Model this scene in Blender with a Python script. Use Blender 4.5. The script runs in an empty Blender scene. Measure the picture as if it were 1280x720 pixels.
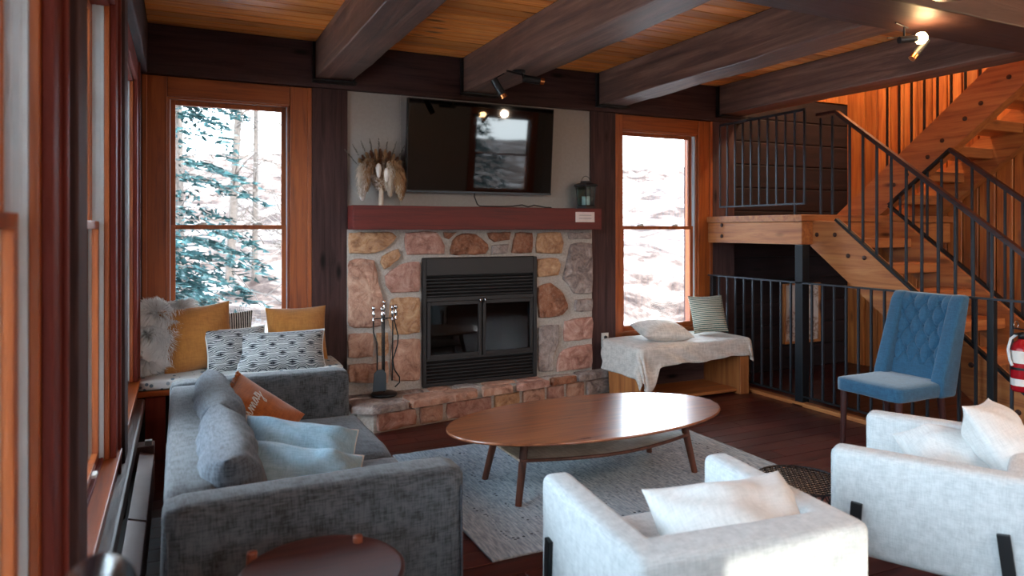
import bpy, bmesh, math, random
from mathutils import Vector, Matrix, Euler, noise
R = math.radians
C = bpy.context.scene.collection
sc = bpy.context.scene
# ------------------------------------------------------------------ camera
cam_d = bpy.data.cameras.new('camera'); cam = bpy.data.objects.new('camera', cam_d); C.objects.link(cam)
cam.location = (0, 0, 1.4); cam.rotation_euler = (R(90), 0, R(-25.3))
cam_d.sensor_width = 36; cam_d.lens = 878/1280*36; cam_d.shift_y = -73/1280
cam_d.clip_start = .05; cam_d.clip_end = 400
cam_d.dof.use_dof = True; cam_d.dof.focus_distance = 4.4; cam_d.dof.aperture_fstop = 2.4
sc.camera = cam
# ------------------------------------------------------------------ light
w = bpy.data.worlds.new('world'); sc.world = w; w.use_nodes = True
nt = w.node_tree; bg = nt.nodes['Background']
sky = nt.nodes.new('ShaderNodeTexSky'); sky.sky_type = 'HOSEK_WILKIE'; sky.turbidity = 6; sky.ground_albedo = .8
sky.sun_direction = Vector((.15, -1, .485)).normalized()
mixs = nt.nodes.new('ShaderNodeMixRGB'); mixs.inputs[0].default_value = .72; mixs.inputs[2].default_value = (.74, .88, 1, 1)
nt.links.new(sky.outputs[0], mixs.inputs[1]); nt.links.new(mixs.outputs[0], bg.inputs[0]); bg.inputs[1].default_value = 8.5
sun_d = bpy.data.lights.new('sun', 'SUN'); sun_d.energy = 2.1; sun_d.angle = R(.6); sun_d.color = (1, .9, .76)
sun = bpy.data.objects.new('sun', sun_d); C.objects.link(sun)
sun.rotation_euler = Vector((.15, -1, .485)).to_track_quat('Z', 'Y').to_euler(); sun.location = (3, -8, 8)
sc.view_settings.view_transform = 'Standard'; sc.view_settings.look = 'None'
sc.view_settings.exposure = 1.5; sc.view_settings.gamma = 1; sc.view_settings.use_curve_mapping = False
def portal(x0, x1, y0, y1, z0, z1, rot, sx):
    l = bpy.data.lights.new('window_portal', 'AREA'); l.shape = 'RECTANGLE'; l.size = sx; l.size_y = z1-z0; l.cycles.is_portal = True
    o = bpy.data.objects.new('window_portal', l); C.objects.link(o); o.location = ((x0+x1)/2, (y0+y1)/2, (z0+z1)/2); o.rotation_euler = rot
# ------------------------------------------------------------------ materials
def lin(h):
    h = h.lstrip('#'); r = []
    for i in (0, 2, 4):
        c = int(h[i:i+2], 16)/255; r.append(c/12.92 if c <= .04045 else ((c+.055)/1.055)**2.4)
    return (*r, 1)
class Mt:
    def __init__(s, name, rough=.6, metal=0, spec=.5):
        s.m = bpy.data.materials.new(name); s.m.use_nodes = True; s.t = s.m.node_tree
        s.b = s.t.nodes['Principled BSDF']; s.b.inputs['Roughness'].default_value = rough
        s.b.inputs['Metallic'].default_value = metal; s.b.inputs['Specular IOR Level'].default_value = spec
    def n(s, k, **kw):
        x = s.t.nodes.new('ShaderNode'+k)
        for a, v in kw.items():
            if a in x.inputs.keys() if hasattr(x.inputs, 'keys') else False: x.inputs[a].default_value = v
            else: setattr(x, a, v)
        return x
    def l(s, a, b): s.t.links.new(a, b)
    def coords(s, scale, rnd=8.0, rot=(0, 0, 0)):
        tc = s.n('TexCoord'); oi = s.n('ObjectInfo'); mp = s.n('Mapping'); mp.inputs['Scale'].default_value = scale; mp.inputs['Rotation'].default_value = rot
        mu = s.n('Math', operation='MULTIPLY'); mu.inputs[1].default_value = rnd; s.l(oi.outputs['Random'], mu.inputs[0])
        ad = s.n('VectorMath', operation='ADD'); s.l(tc.outputs['Object'], ad.inputs[0]); s.l(mu.outputs[0], ad.inputs[1]); s.l(ad.outputs[0], mp.inputs['Vector'])
        return mp.outputs[0], oi.outputs['Random']
    def ramp(s, f, stops):
        r = s.n('ValToRGB'); e = r.color_ramp.elements
        while len(e) < len(stops): e.new(.5)
        for i, (p, c) in enumerate(stops): e[i].position = p; e[i].color = c
        s.l(f, r.inputs[0]); return r.outputs[0]
    def mix(s, f, a, b, mode='MIX'):
        m = s.n('MixRGB', blend_type=mode)
        for i, v in ((0, f), (1, a), (2, b)):
            if isinstance(v, (float, int)): m.inputs[i].default_value = v
            elif isinstance(v, tuple): m.inputs[i].default_value = v
            else: s.l(v, m.inputs[i])
        return m.outputs[0]
    def bump(s, f, strength, dist=.01):
        b = s.n('Bump'); b.inputs['Strength'].default_value = strength; b.inputs['Distance'].default_value = dist
        s.l(f, b.inputs['Height']); s.l(b.outputs[0], s.b.inputs['Normal'])
    def col(s, c):
        if isinstance(c, tuple): s.b.inputs['Base Color'].default_value = c
        else: s.l(c, s.b.inputs['Base Color'])
        return s.m
def noise_n(M, vec, scale, detail=4, rough=.6, dist=0):
    t = M.n('TexNoise'); t.inputs['Scale'].default_value = scale; t.inputs['Detail'].default_value = detail
    t.inputs['Roughness'].default_value = rough; t.inputs['Distortion'].default_value = dist; M.l(vec, t.inputs['Vector']); return t.outputs['Fac']
def wood(name, dark, mid, light, axis='X', rough=.5, knots=True, bump=.25, vary=.35, gs=1.0, spec=.5):
    M = Mt(name, rough, spec=spec)
    k = {'X': (1.0, 16, 16), 'Y': (16, 1.0, 16), 'Z': (16, 16, 1.0)}[axis]
    v, rnd = M.coords(tuple(a*gs for a in k)); g = noise_n(M, v, 1.6, 6, .65, .6)
    c = M.ramp(g, [(.3, lin(dark)), (.5, lin(mid)), (.72, lin(light))])
    if knots:
        kk = {'X': (2.2, 7, 7), 'Y': (7, 2.2, 7), 'Z': (7, 7, 2.2)}[axis]
        v2, _ = M.coords(kk, 5); vo = M.n('TexVoronoi'); vo.inputs['Scale'].default_value = .9; M.l(v2, vo.inputs['Vector'])
        kf = M.ramp(vo.outputs['Distance'], [(.05, (1, 1, 1, 1)), (.17, (0, 0, 0, 1))])
        c = M.mix(kf, c, tuple(x*.35 for x in lin(dark)[:3])+(1,))
    lo = tuple([1-vary]*3)+(1,); vr = M.ramp(rnd, [(0, lo), (1, (1+vary*.3, 1+vary*.3, 1+vary*.3, 1))])
    c = M.mix(1.0, c, vr, 'MULTIPLY'); M.bump(g, bump, .006)
    rr = M.n('MapRange'); rr.inputs['To Min'].default_value = rough-.1; rr.inputs['To Max'].default_value = rough+.14; M.l(g, rr.inputs['Value']); M.l(rr.outputs[0], M.b.inputs['Roughness'])
    return M.col(c)
def fabric(name, base, dark, scale=220, rough=.95, bump=.3, slub=.5, sheen=.2):
    M = Mt(name, rough, spec=.15)
    a, _ = M.coords((scale, scale*.09, scale*.09)); b, _ = M.coords((scale*.09, scale, scale*.09)); cz, _ = M.coords((scale*.09, scale*.09, scale))
    n1 = noise_n(M, a, 1, 2); n2 = noise_n(M, b, 1, 2); n3 = noise_n(M, cz, 1, 2)
    ad = M.n('Math', operation='ADD'); M.l(n1, ad.inputs[0]); M.l(n2, ad.inputs[1]); ad2 = M.n('Math', operation='ADD'); M.l(ad.outputs[0], ad2.inputs[0]); M.l(n3, ad2.inputs[1])
    dv = M.n('Math', operation='DIVIDE'); dv.inputs[1].default_value = 3; M.l(ad2.outputs[0], dv.inputs[0])
    c = M.ramp(dv.outputs[0], [(.5-.16*slub-.03, lin(dark)), (.5+.16*slub, lin(base))])
    M.bump(dv.outputs[0], bump, .003); M.b.inputs['Sheen Weight'].default_value = sheen
    return M.col(c)
def plain(name, h, rough=.5, metal=0, bump=0, bs=60, spec=.5, vary=.12):
    M = Mt(name, rough, metal, spec); v, rnd = M.coords((1, 1, 1)); n = noise_n(M, v, bs if bump else 9, 4)
    c = lin(h); d = tuple(x*(1-vary) for x in c[:3])+(1,)
    if bump: M.bump(n, bump, .004)
    return M.col(M.ramp(n, [(.35, d), (.65, c)]))
def emit(name, col, s):
    M = Mt(name); M.b.inputs['Emission Color'].default_value = col; M.b.inputs['Emission Strength'].default_value = s; return M.col(col)
m_dark = {a: wood('dark_timber_'+a, '#30211f', '#4a3331', '#5a403c', a, .72, True, .25, .2, 1, .22) for a in 'XYZ'}
m_beam = wood('weathered_beam', '#3e2c29', '#6b4d42', '#957364', 'Y', .46, False, .9, .1, .6, .6)
m_beamX = wood('weathered_beam_across', '#33231f', '#4e3632', '#5f443d', 'X', .5, False, .7, .1, .6)
m_ceil = wood('pine_ceiling_board', '#b5571f', '#e8883c', '#f5a65c', 'X', .42, True, .12, .35)
m_trim = {a: wood('red_pine_trim_'+a, '#7a3a1c', '#a3511f', '#b96128', a, .38, False, .08, .2) for a in 'XYZ'}
m_red = {a: wood('red_stained_trim_'+a, '#58211b', '#752f24', '#823a2a', a, .62, False, .08, .2, 1, .25) for a in 'XYZ'}
m_stair = {a: wood('stair_pine_'+a, '#81472a', '#aa6738', '#bd7f48', a, .42, True, .1, .15) for a in 'XYZ'}
m_panel = wood('wall_pine_board', '#7c4022', '#aa602c', '#c47e40', 'Z', .4, True, .1, .35)
m_floor = wood('floor_board', '#33100f', '#4c1d18', '#5e2a20', 'X', .34, False, .12, .4)
m_mantel = wood('mantel_wood', '#4e1814', '#6a231c', '#772c24', 'X', .62, False, .1, .1)
m_walnut = wood('walnut_top', '#5e3322', '#8f5435', '#a96c48', 'X', .3, False, .0, .05, 1.3); m_walnut.node_tree.nodes['Principled BSDF'].inputs['Coat Weight'].default_value = .6; m_walnut.node_tree.nodes['Principled BSDF'].inputs['Coat Roughness'].default_value = .13
m_walnutZ = wood('walnut_leg', '#3d2018', '#5e3424', '#6b3e2c', 'Z', .4, False, .05, .1)
m_sidewood = wood('side_table_wood', '#33191a', '#4a2724', '#5a332c', 'X', .4, False, .05, .1)
m_cane = fabric('woven_cane', '#f0dfc8', '#c0a88c', 90, .42, .6, .8, 0)
m_black = plain('black_iron', '#17191c', .45, .3)
m_iron = plain('grey_steel', '#3b4047', .38, .55)
m_steel = plain('dark_steel_post', '#20262c', .4, .5)
m_chrome = plain('chrome', '#d8d8d8', .12, 1)
m_copper = plain('copper', '#c77b48', .25, 1)
m_plaster = plain('plaster', '#a39b94', .9, 0, .3, 40, vary=.08)
m_mortar = plain('mortar', '#bdb2a8', .95, 0, .8, 70, vary=.25)
m_white = plain('white_vinyl', '#cfd3d6', .45)
m_vinyl = plain('grey_vinyl_track', '#d3dadd', .45)
m_whitep = plain('white_plastic', '#e6e3dc', .4)
m_blackgl = plain('black_gloss', '#050506', .03, vary=0)
m_blackmat = plain('black_enamel', '#241f1f', .5, .2)
m_heater = plain('brown_enamel', '#8a685e', .42, .1)
m_sofa = fabric('sofa_tweed', '#5d6165', '#343639', 260, .95, .5, .45)
m_sofac = fabric('sofa_cushion_tweed', '#5e666f', '#363b42', 260, .95, .5, .45)
m_blue = fabric('blue_felt', '#345f7c', '#284a63', 320, .95, .2, .6, .3)
m_cream = fabric('cream_linen', '#ced4d6', '#b0b8bb', 330, .95, .25, .6, .1)
m_pw = fabric('white_linen_pillow', '#dcdedd', '#c8cbca', 260, .95, .25, .6, .1)
m_lblue = fabric('pale_blue_linen', '#9dbfd2', '#7fa2b5', 300, .95, .25, .6, .2)
m_must = fabric('mustard_velvet', '#b5793a', '#9d6530', 200, .9, .1, .6, .5)
m_rust = fabric('rust_velvet', '#b06226', '#8d491b', 200, .9, .1, .6, .5)
m_thr = fabric('pale_throw', '#d6cdc5', '#b3aaa2', 150, .95, .5, .5)
m_fur = plain('white_fur', '#f1efed', .9, vary=.25)
m_fur2 = plain('grey_fur', '#b3a9a3', .9, vary=.3)
m_pamp = plain('pampas_beige', '#b98c62', .95, vary=.35)
m_pamp2 = plain('pampas_pale', '#d9c3ad', .95, vary=.25)
m_pamp3 = plain('pampas_brown', '#7c4a2c', .95, vary=.35)
m_pamp4 = plain('pampas_white', '#e9dcd2', .95, vary=.1)
m_red_p = plain('red_paint', '#a3121d', .25)
m_slate = plain('fire_box', '#0d0c0d', .7, vary=.2)
# window glass: mostly clear, mirror-like at grazing angles
def glassmat(name, tint, base=.02):
    M = Mt(name); t = M.t; out = t.nodes['Material Output']; tr = M.n('BsdfTransparent'); gl = M.n('BsdfGlossy'); gl.inputs['Roughness'].default_value = .02
    tr.inputs[0].default_value = tint; fr = M.n('Fresnel'); fr.inputs['IOR'].default_value = 1.45; mx = M.n('MixShader')
    M.l(fr.outputs[0], mx.inputs[0]); M.l(tr.outputs[0], mx.inputs[1]); M.l(gl.outputs[0], mx.inputs[2]); M.l(mx.outputs[0], out.inputs['Surface']); return M.m
m_glass = glassmat('window_glass', (.97, .99, 1, 1)); m_fglass = glassmat('smoked_glass', (.3, .28, .27, 1))
m_lglass = glassmat('lantern_glass', (.85, .95, .95, 1))
# patterned fabrics
def striped(name, a, b, scale, axis, bumpy=.5):
    M = Mt(name, .95, spec=.1); v, _ = M.coords((1, 1, 1), 0); w_ = M.n('TexWave', wave_type='BANDS', bands_direction=axis); w_.inputs['Scale'].default_value = scale; w_.inputs['Distortion'].default_value = .6; w_.inputs['Detail Scale'].default_value = 6
    M.l(v, w_.inputs['Vector']); c = M.ramp(w_.outputs['Fac'], [(.42, lin(a)), (.58, lin(b))]); M.bump(w_.outputs['Fac'], bumpy, .004); return M.col(c)
m_green = striped('green_white_stripe', '#4e6d66', '#d6d0c2', 19, 'Y'); m_bstripe = striped('black_white_stripe', '#1a1c20', '#c9c6c0', 22, 'X')
def eyecloth():
    M = Mt('eye_weave', .95, spec=.1); tc = M.n('TexCoord'); sp = M.n('SeparateXYZ'); M.l(tc.outputs['Object'], sp.inputs[0])
    def ma(op, a, b=None):
        x = M.n('Math', operation=op)
        for i, v in enumerate((a, b)):
            if v is None: continue
            if isinstance(v, (int, float)): x.inputs[i].default_value = v
            else: M.l(v, x.inputs[i])
        return x.outputs[0]
    py, px = .058, .12
    row = ma('DIVIDE', sp.outputs['Y'], py); ri = ma('FLOOR', row); fy = ma('SUBTRACT', ma('FRACT', row), .5)
    xo = ma('ADD', ma('DIVIDE', sp.outputs['X'], px), ma('MULTIPLY', ri, .5)); fx = ma('SUBTRACT', ma('FRACT', xo), .5)
    # lens distance: |y| against a cosine envelope
    env = ma('ADD', ma('MULTIPLY', ma('COSINE', ma('MULTIPLY', fx, 6.2832)), .16), .33)
    d = ma('DIVIDE', ma('ABSOLUTE', fy), env)
    ln = ma('FRACT', ma('MULTIPLY', d, 1.7)); lines = M.ramp(ln, [(.5, lin('#c2c5c4')), (.6, lin('#27303b'))])
    pup = ma('ADD', ma('ABSOLUTE', ma('MULTIPLY', fx, 3.4)), ma('MULTIPLY', ma('ABSOLUTE', fy), 6)); pf = M.ramp(pup, [(.75, (1, 1, 1, 1)), (.95, (0, 0, 0, 1))])
    c = M.mix(pf, lines, lin('#161d27')); v, _ = M.coords((240, 60, 60)); n = noise_n(M, v, 1, 3)
    c = M.mix(M.ramp(n, [(.5, (0, 0, 0, 1)), (.8, (.4, .4, .4, 1))]), c, lin('#c9cbc8')); M.bump(n, .4, .003); return M.col(c)
m_eye = eyecloth()
def leafcloth():
    M = Mt('leaf_print', .9, spec=.1); v, _ = M.coords((26, 16, 26), 0, (0, 0, .6)); vo = M.n('TexVoronoi'); vo.inputs['Scale'].default_value = 1; vo.inputs['Randomness'].default_value = .9; M.l(v, vo.inputs['Vector'])
    f = M.ramp(vo.outputs['Distance'], [(.27, (1, 1, 1, 1)), (.31, (0, 0, 0, 1))]); return M.col(M.mix(f, lin('#cdd0cf'), M.ramp(vo.outputs['Color'], [(.3, lin('#5e7787')), (.7, lin('#9aa7ad'))])))
m_leaf = leafcloth()
def rugmat():
    M = Mt('flatweave_rug', .98, spec=.1); tc = M.n('TexCoord'); sp = M.n('SeparateXYZ'); M.l(tc.outputs['Object'], sp.inputs[0])
    def ma(op, a, b=None):
        x = M.n('Math', operation=op)
        for i, v in enumerate((a, b)):
            if v is None: continue
            if isinstance(v, (int, float)): x.inputs[i].default_value = v
            else: M.l(v, x.inputs[i])
        return x.outputs[0]
    ex = ma('SUBTRACT', 1.005, ma('ABSOLUTE', sp.outputs['X'])); ey = ma('SUBTRACT', .765, ma('ABSOLUTE', sp.outputs['Y'])); e = ma('MINIMUM', ex, ey)
    v, _ = M.coords((30, 30, 30), 0); vo = M.n('TexVoronoi'); vo.inputs['Scale'].default_value = 1.3; M.l(v, vo.inputs['Vector'])
    dots = M.ramp(vo.outputs['Distance'], [(.22, (1, 1, 1, 1)), (.34, (0, 0, 0, 1))])
    band = M.ramp(e, [(0, (0, 0, 0, 1)), (.13, (0, 0, 0, 1)), (.14, (1, 1, 1, 1)), (.165, (1, 1, 1, 1)), (.175, (.25, .25, .25, 1)), (.30, (.25, .25, .25, 1)), (.305, (1, 1, 1, 1)), (.32, (1, 1, 1, 1)), (.33, (.4, .4, .4, 1))])
    f = M.mix(1.0, dots, band, 'MULTIPLY'); v2, _ = M.coords((90, 14, 90), 0); n = noise_n(M, v2, 1, 4); base = M.ramp(n, [(.35, lin('#8493a0')), (.65, lin('#b4c1c9'))])
    c = M.mix(f, base, lin('#3f4852')); M.bump(n, .8, .006); return M.col(c)
m_rug = rugmat()
def stonemat(name, a, b, c3):
    M = Mt(name, .82, spec=.3); v, rnd = M.coords((1, 1, 1), 9); n = noise_n(M, v, 9, 8, .7, 1.2); n2 = noise_n(M, v, 45, 6, .7)
    c = M.ramp(n, [(.32, lin(a)), (.5, lin(b)), (.68, lin(c3))]); c = M.mix(M.ramp(n2, [(.5, (0, 0, 0, 1)), (.75, (.5, .5, .5, 1))]), c, lin('#c7ab98'))
    M.bump(n2, .7, .012); return M.col(c)
m_stone = [stonemat('pink_granite', '#7d5547', '#b98a74', '#d3ac94'), stonemat('tan_granite', '#84583f', '#b88a66', '#d6b18c'), stonemat('grey_granite', '#5c5150', '#968680', '#bfb0a6'), stonemat('brown_granite', '#5e3826', '#8f5c44', '#b07c60'), stonemat('rose_granite', '#84594e', '#b08071', '#cfa898')]
def snowmat():
    M = Mt('snowy_ground', .9, spec=.1); v, _ = M.coords((1, 1, 1), 0); n = noise_n(M, v, .9, 8, .75); woods = M.ramp(n, [(.40, lin('#2e211d')), (.5, lin('#5a4a43')), (.62, lin('#9c9492'))])
    ds = M.n('VectorMath', operation='DISTANCE'); M.l(v, ds.inputs[0]); ds.inputs[1].default_value = (3, 1.6, 0); nd = M.n('Math', operation='MULTIPLY_ADD'); M.l(n, nd.inputs[0]); nd.inputs[1].default_value = 4; M.l(ds.outputs['Value'], nd.inputs[2])
    mr = M.n('MapRange'); mr.inputs['From Min'].default_value = 9.3; mr.inputs['From Max'].default_value = 10.8; M.l(nd.outputs[0], mr.inputs['Value'])
    return M.col(M.mix(mr.outputs[0], lin('#eef0f2'), woods))  # unseen ground near the house whitened to bounce light up to the ceiling
m_snow = snowmat()
def sprucemat():
    M = Mt('snow_dusted_needles', .8, spec=.2); g = M.n('NewGeometry'); sp = M.n('SeparateXYZ'); M.l(g.outputs['Normal'], sp.inputs[0]); v, _ = M.coords((1, 1, 1), 0); n = noise_n(M, v, 7, 4, .7)
    c = M.ramp(n, [(.44, lin('#132a2c')), (.58, lin('#2b4a4a')), (.70, lin('#7d8e90'))]); return M.col(c)
m_spruce = sprucemat(); m_bark = plain('grey_bark', '#665a53', .9, 0, .8, 20, vary=.4)
m_bulb = emit('warm_bulb', (1, .62, .28, 1), 25)
# ------------------------------------------------------------------ mesh helpers
class MB:
    def __init__(s): s.v = []; s.f = []; s.sm = []
    def add(s, vs, fs, smooth=False):
        o = len(s.v); s.v += [tuple(p) for p in vs]; s.f += [tuple(i+o for i in f) for f in fs]; s.sm += [smooth]*len(fs); return s
    def box(s, x0, x1, y0, y1, z0, z1):
        return s.add([(x0,y0,z0),(x1,y0,z0),(x1,y1,z0),(x0,y1,z0),(x0,y0,z1),(x1,y0,z1),(x1,y1,z1),(x0,y1,z1)], [(0,3,2,1),(4,5,6,7),(0,1,5,4),(1,2,6,5),(2,3,7,6),(3,0,4,7)])
    def prism(s, poly, h0, h1, axis='Z'):
        f = {'Z': lambda p, h: (p[0], p[1], h), 'Y': lambda p, h: (p[0], h, p[1]), 'X': lambda p, h: (h, p[0], p[1])}[axis]
        n = len(poly); vs = [f(p, h0) for p in poly]+[f(p, h1) for p in poly]
        return s.add(vs, [tuple(range(n))[::-1], tuple(range(n, 2*n))]+[(i, (i+1) % n, n+(i+1) % n, n+i) for i in range(n)])
    def tube(s, pts, r, seg=8, cap=True):
        pts = [Vector(p) for p in pts]; rs = r if isinstance(r, (list, tuple)) else [r]*len(pts); vs = []; fs = []; up = None
        for i, p in enumerate(pts):
            d = (pts[min(i+1, len(pts)-1)]-pts[max(i-1, 0)]).normalized()
            if up is None: up = Vector((0, 0, 1)) if abs(d.z) < .9 else Vector((1, 0, 0))
            a = d.cross(up).normalized(); b = a.cross(d).normalized(); up = b
            for k in range(seg):
                t = 2*math.pi*(k+.5)/seg; vs.append(p+(a*math.cos(t)+b*math.sin(t))*rs[i])
        for i in range(len(pts)-1):
            for k in range(seg): fs.append((i*seg+k, i*seg+(k+1) % seg, (i+1)*seg+(k+1) % seg, (i+1)*seg+k))
        s.add(vs, fs, seg > 5)
        if cap: s.add(vs[:seg], [tuple(range(seg))[::-1]]); s.add(vs[-seg:], [tuple(range(seg))])
        return s
    def lathe(s, prof, c=(0, 0, 0), seg=24, smooth=True):
        vs = []; fs = []
        for (r, z) in prof:
            for k in range(seg): t = 2*math.pi*k/seg; vs.append((c[0]+r*math.cos(t), c[1]+r*math.sin(t), c[2]+z))
        for i in range(len(prof)-1):
            for k in range(seg): fs.append((i*seg+k, i*seg+(k+1) % seg, (i+1)*seg+(k+1) % seg, (i+1)*seg+k))
        return s.add(vs, fs, smooth)
    def bar(s, a, b, w, h, up=(0, 0, 1)):
        a, b = Vector(a), Vector(b); d = (b-a).normalized(); x = d.cross(Vector(up)).normalized()*w/2; y = x.cross(d).normalized()*h/2
        vs = [a-x-y, a+x-y, a+x+y, a-x+y, b-x-y, b+x-y, b+x+y, b-x+y]
        return s.add(vs, [(3,2,1,0),(4,5,6,7),(0,1,5,4),(1,2,6,5),(2,3,7,6),(3,0,4,7)])
    def build(s, name, mat, parent=None, origin=None, bevel=0, seg=2, smooth=None, local=False, kind=None, sub=0):
        me = bpy.data.meshes.new(name); bm = bmesh.new(); off = Vector((0, 0, 0))
        if origin is not None: off = Vector(origin)
        pw = Vector((0, 0, 0)); p = parent
        while p is not None and not local: pw += Vector(p.location); p = p.parent
        base = off if origin is not None else pw
        vs = [bm.verts.new(Vector(v)-(Vector((0, 0, 0)) if local else base)) for v in s.v]
        for f, sm in zip(s.f, s.sm):
            try: fc = bm.faces.new([vs[i] for i in f]); fc.smooth = sm if smooth is None else smooth
            except ValueError: pass
        bmesh.ops.recalc_face_normals(bm, faces=bm.faces)
        if bevel:
            es = [e for e in bm.edges if len(e.link_faces) == 2 and e.calc_face_angle(0) > .5]
            bmesh.ops.bevel(bm, geom=es, offset=bevel, segments=seg, affect='EDGES', profile=.5, clamp_overlap=True)
            if seg > 2 or smooth:
                for fc in bm.faces: fc.smooth = True
        bm.to_mesh(me); bm.free(); me.materials.append(mat)
        o = bpy.data.objects.new(name, me); C.objects.link(o); o.parent = parent
        if not local: o.location = base-pw if origin is not None else (0, 0, 0)
        if sub: md = o.modifiers.new('sub', 'SUBSURF'); md.levels = sub; md.render_levels = sub
        if kind: o['kind'] = kind
        return o
def tag(o, label, cat=None, group=None, kind=None):
    o['label'] = label
    if cat: o['category'] = cat
    if group: o['group'] = group
    if kind: o['kind'] = kind
    return o
def thing(name, label, cat, loc=(0, 0, 0), rot=(0, 0, 0), group=None, kind=None):
    o = bpy.data.objects.new(name, None); C.objects.link(o); o.location = loc; o.rotation_euler = rot; o.empty_display_size = .1
    return tag(o, label, cat, group, kind)
def struct(name, loc=(0, 0, 0), label=None):
    o = bpy.data.objects.new(name, None); C.objects.link(o); o.location = loc; o['kind'] = 'structure'
    if label: o['label'] = label
    return o
def bx(name, x0, x1, y0, y1, z0, z1, mat, parent=None, bevel=.003, **k):
    return MB().box(x0, x1, y0, y1, z0, z1).build(name, mat, parent, bevel=bevel, **k)
def share(src, name, loc, parent, rot=None, scale=None):
    o = bpy.data.objects.new(name, src.data); C.objects.link(o); o.parent = parent; o.location = loc
    if rot: o.rotation_euler = rot
    if scale: o.scale = scale
    return o
def kids(o): return [c for c in bpy.data.objects if c.parent == o]
def dup(o, parent=None):
    c = o.copy(); C.objects.link(c); c.parent = parent
    for ch in kids(o): dup(ch, c)
    return c
YB = 5.2; XL = -.25; XR = 6.4; YF = -2.0; ZC = 2.75
rnd = random.Random(7)
# ------------------------------------------------------------------ floor and ceiling
fl = struct('floor', (0, 0, 0), 'dark red-brown plank floor of the room')
bx('subfloor', XL-.3, XR+.2, YF-.2, YB+.2, -.12, -.012, m_slate, fl, 0)
bx('plain_boards', XL, XR, YF, .95, -.012, 0, m_floor, fl, 0)
y = .95; row = 0
while y < YB-.01:
    y1 = min(y+.125, YB); x = XL-rnd.random()*1.2
    while x < XR:
        ln = 1.4+rnd.random()*1.2; a = max(x, XL); b = min(x+ln, XR)
        if b-a > .05: bx('plank', a+.001, b-.001, y+.001, y1-.0015, -.012, -rnd.random()*.0008, m_floor, fl, .0012, seg=1, origin=((a+b)/2, (y+y1)/2, 0))
        x += ln
    y += .125; row += 1
ce = struct('ceiling', (0, 0, ZC), 'pine board ceiling between the dark beams')
bx('ceiling_deck', XL-.3, 4.75, YF, YB+.2, ZC+.02, ZC+.2, m_dark['X'], ce, 0)
bx('plain_boards', XL, 4.6, YF, 2.5, ZC, ZC+.02, m_ceil, ce, 0)
beams = [(.875, 1.135), (2.005, 2.27), (3.25, 3.505), (4.575, 4.84)]
bays = [(-.19, .88), (1.13, 2.01), (2.265, 3.255), (3.5, 4.58)]
for (a, b) in bays:
    y = YB
    while y > 2.5:
        y0 = y-.118
        o = MB().prism([(y0+.008, ZC), (y-.008, ZC), (y, ZC+.008), (y, ZC+.02), (y0, ZC+.02), (y0, ZC+.008)], a, b, 'X').build('ceiling_board', m_ceil, ce, origin=((a+b)/2, y0, ZC))
        y = y0
# beams along the room (rough sawn: slightly wavy edges)
def roughbeam(name, x0, x1, y0, y1, z0, z1, mat, parent, n=26, amp=.007, axis='Y'):
    vs = []; m = MB()
    for i in range(n+1):
        t = i/n
        for (cx, cz) in ((x0, z0), (x1, z0), (x1, z1), (x0, z1)):
            if axis == 'Y': p = Vector((cx, y0+(y1-y0)*t, cz))
            else: p = Vector((y0+(y1-y0)*t, cx, cz))
            q = noise.noise_vector(p*2.3+Vector((cz*5, cx*3, 0)))*amp+noise.noise_vector(p*13)*amp*.35
            if cz > z1-.01: q.z = 0
            vs.append(p+q)
    fs = []
    for i in range(n):
        for k in range(4): fs.append((i*4+k, i*4+(k+1) % 4, i*4+4+(k+1) % 4, i*4+4+k))
    fs += [(0, 1, 2, 3), tuple(n*4+k for k in (3, 2, 1, 0))]
    m.add(vs, fs); return m.build(name, mat, parent, bevel=.008, seg=2)
bs = struct('trim_1', (2.8, 3.6, 2.5), 'rough timber ceiling beams running to the fireplace wall')
for (a, b) in beams:
    ob = roughbeam('ceiling_beam', a, b, 2.38, 5.16, 2.475, ZC, m_beam, bs)
    MB().box(a-.022, a-.002, 5.12, 5.158, 2.46, ZC-.01).box(b+.002, b+.022, 5.12, 5.158, 2.46, ZC-.01).box(a-.022, b+.022, 5.06, 5.158, 2.452, 2.466).build('beam_hanger', m_black, ob)
cb = roughbeam('trim_2', 2.1, 2.42, XL, XR, 2.42, ZC, m_beamX, None, 40, .006, 'X'); cb['kind'] = 'structure'; cb['label'] = 'dark beam crossing the ceiling in front of the stairs'
hb = roughbeam('trim_3', 5.15, 5.27, XL, 4.9, 2.42, ZC, m_dark['X'], None, 30, .004, 'X'); hb['kind'] = 'structure'; hb['label'] = 'dark header beam along the top of the fireplace wall'
hl = roughbeam('trim_4', XL-.02, -.19, YF, 5.15, 2.42, ZC, m_dark['Y'], None, 40, .006, 'Y'); hl['kind'] = 'structure'; hl['label'] = 'dark header beam above the left row of windows'
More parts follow.
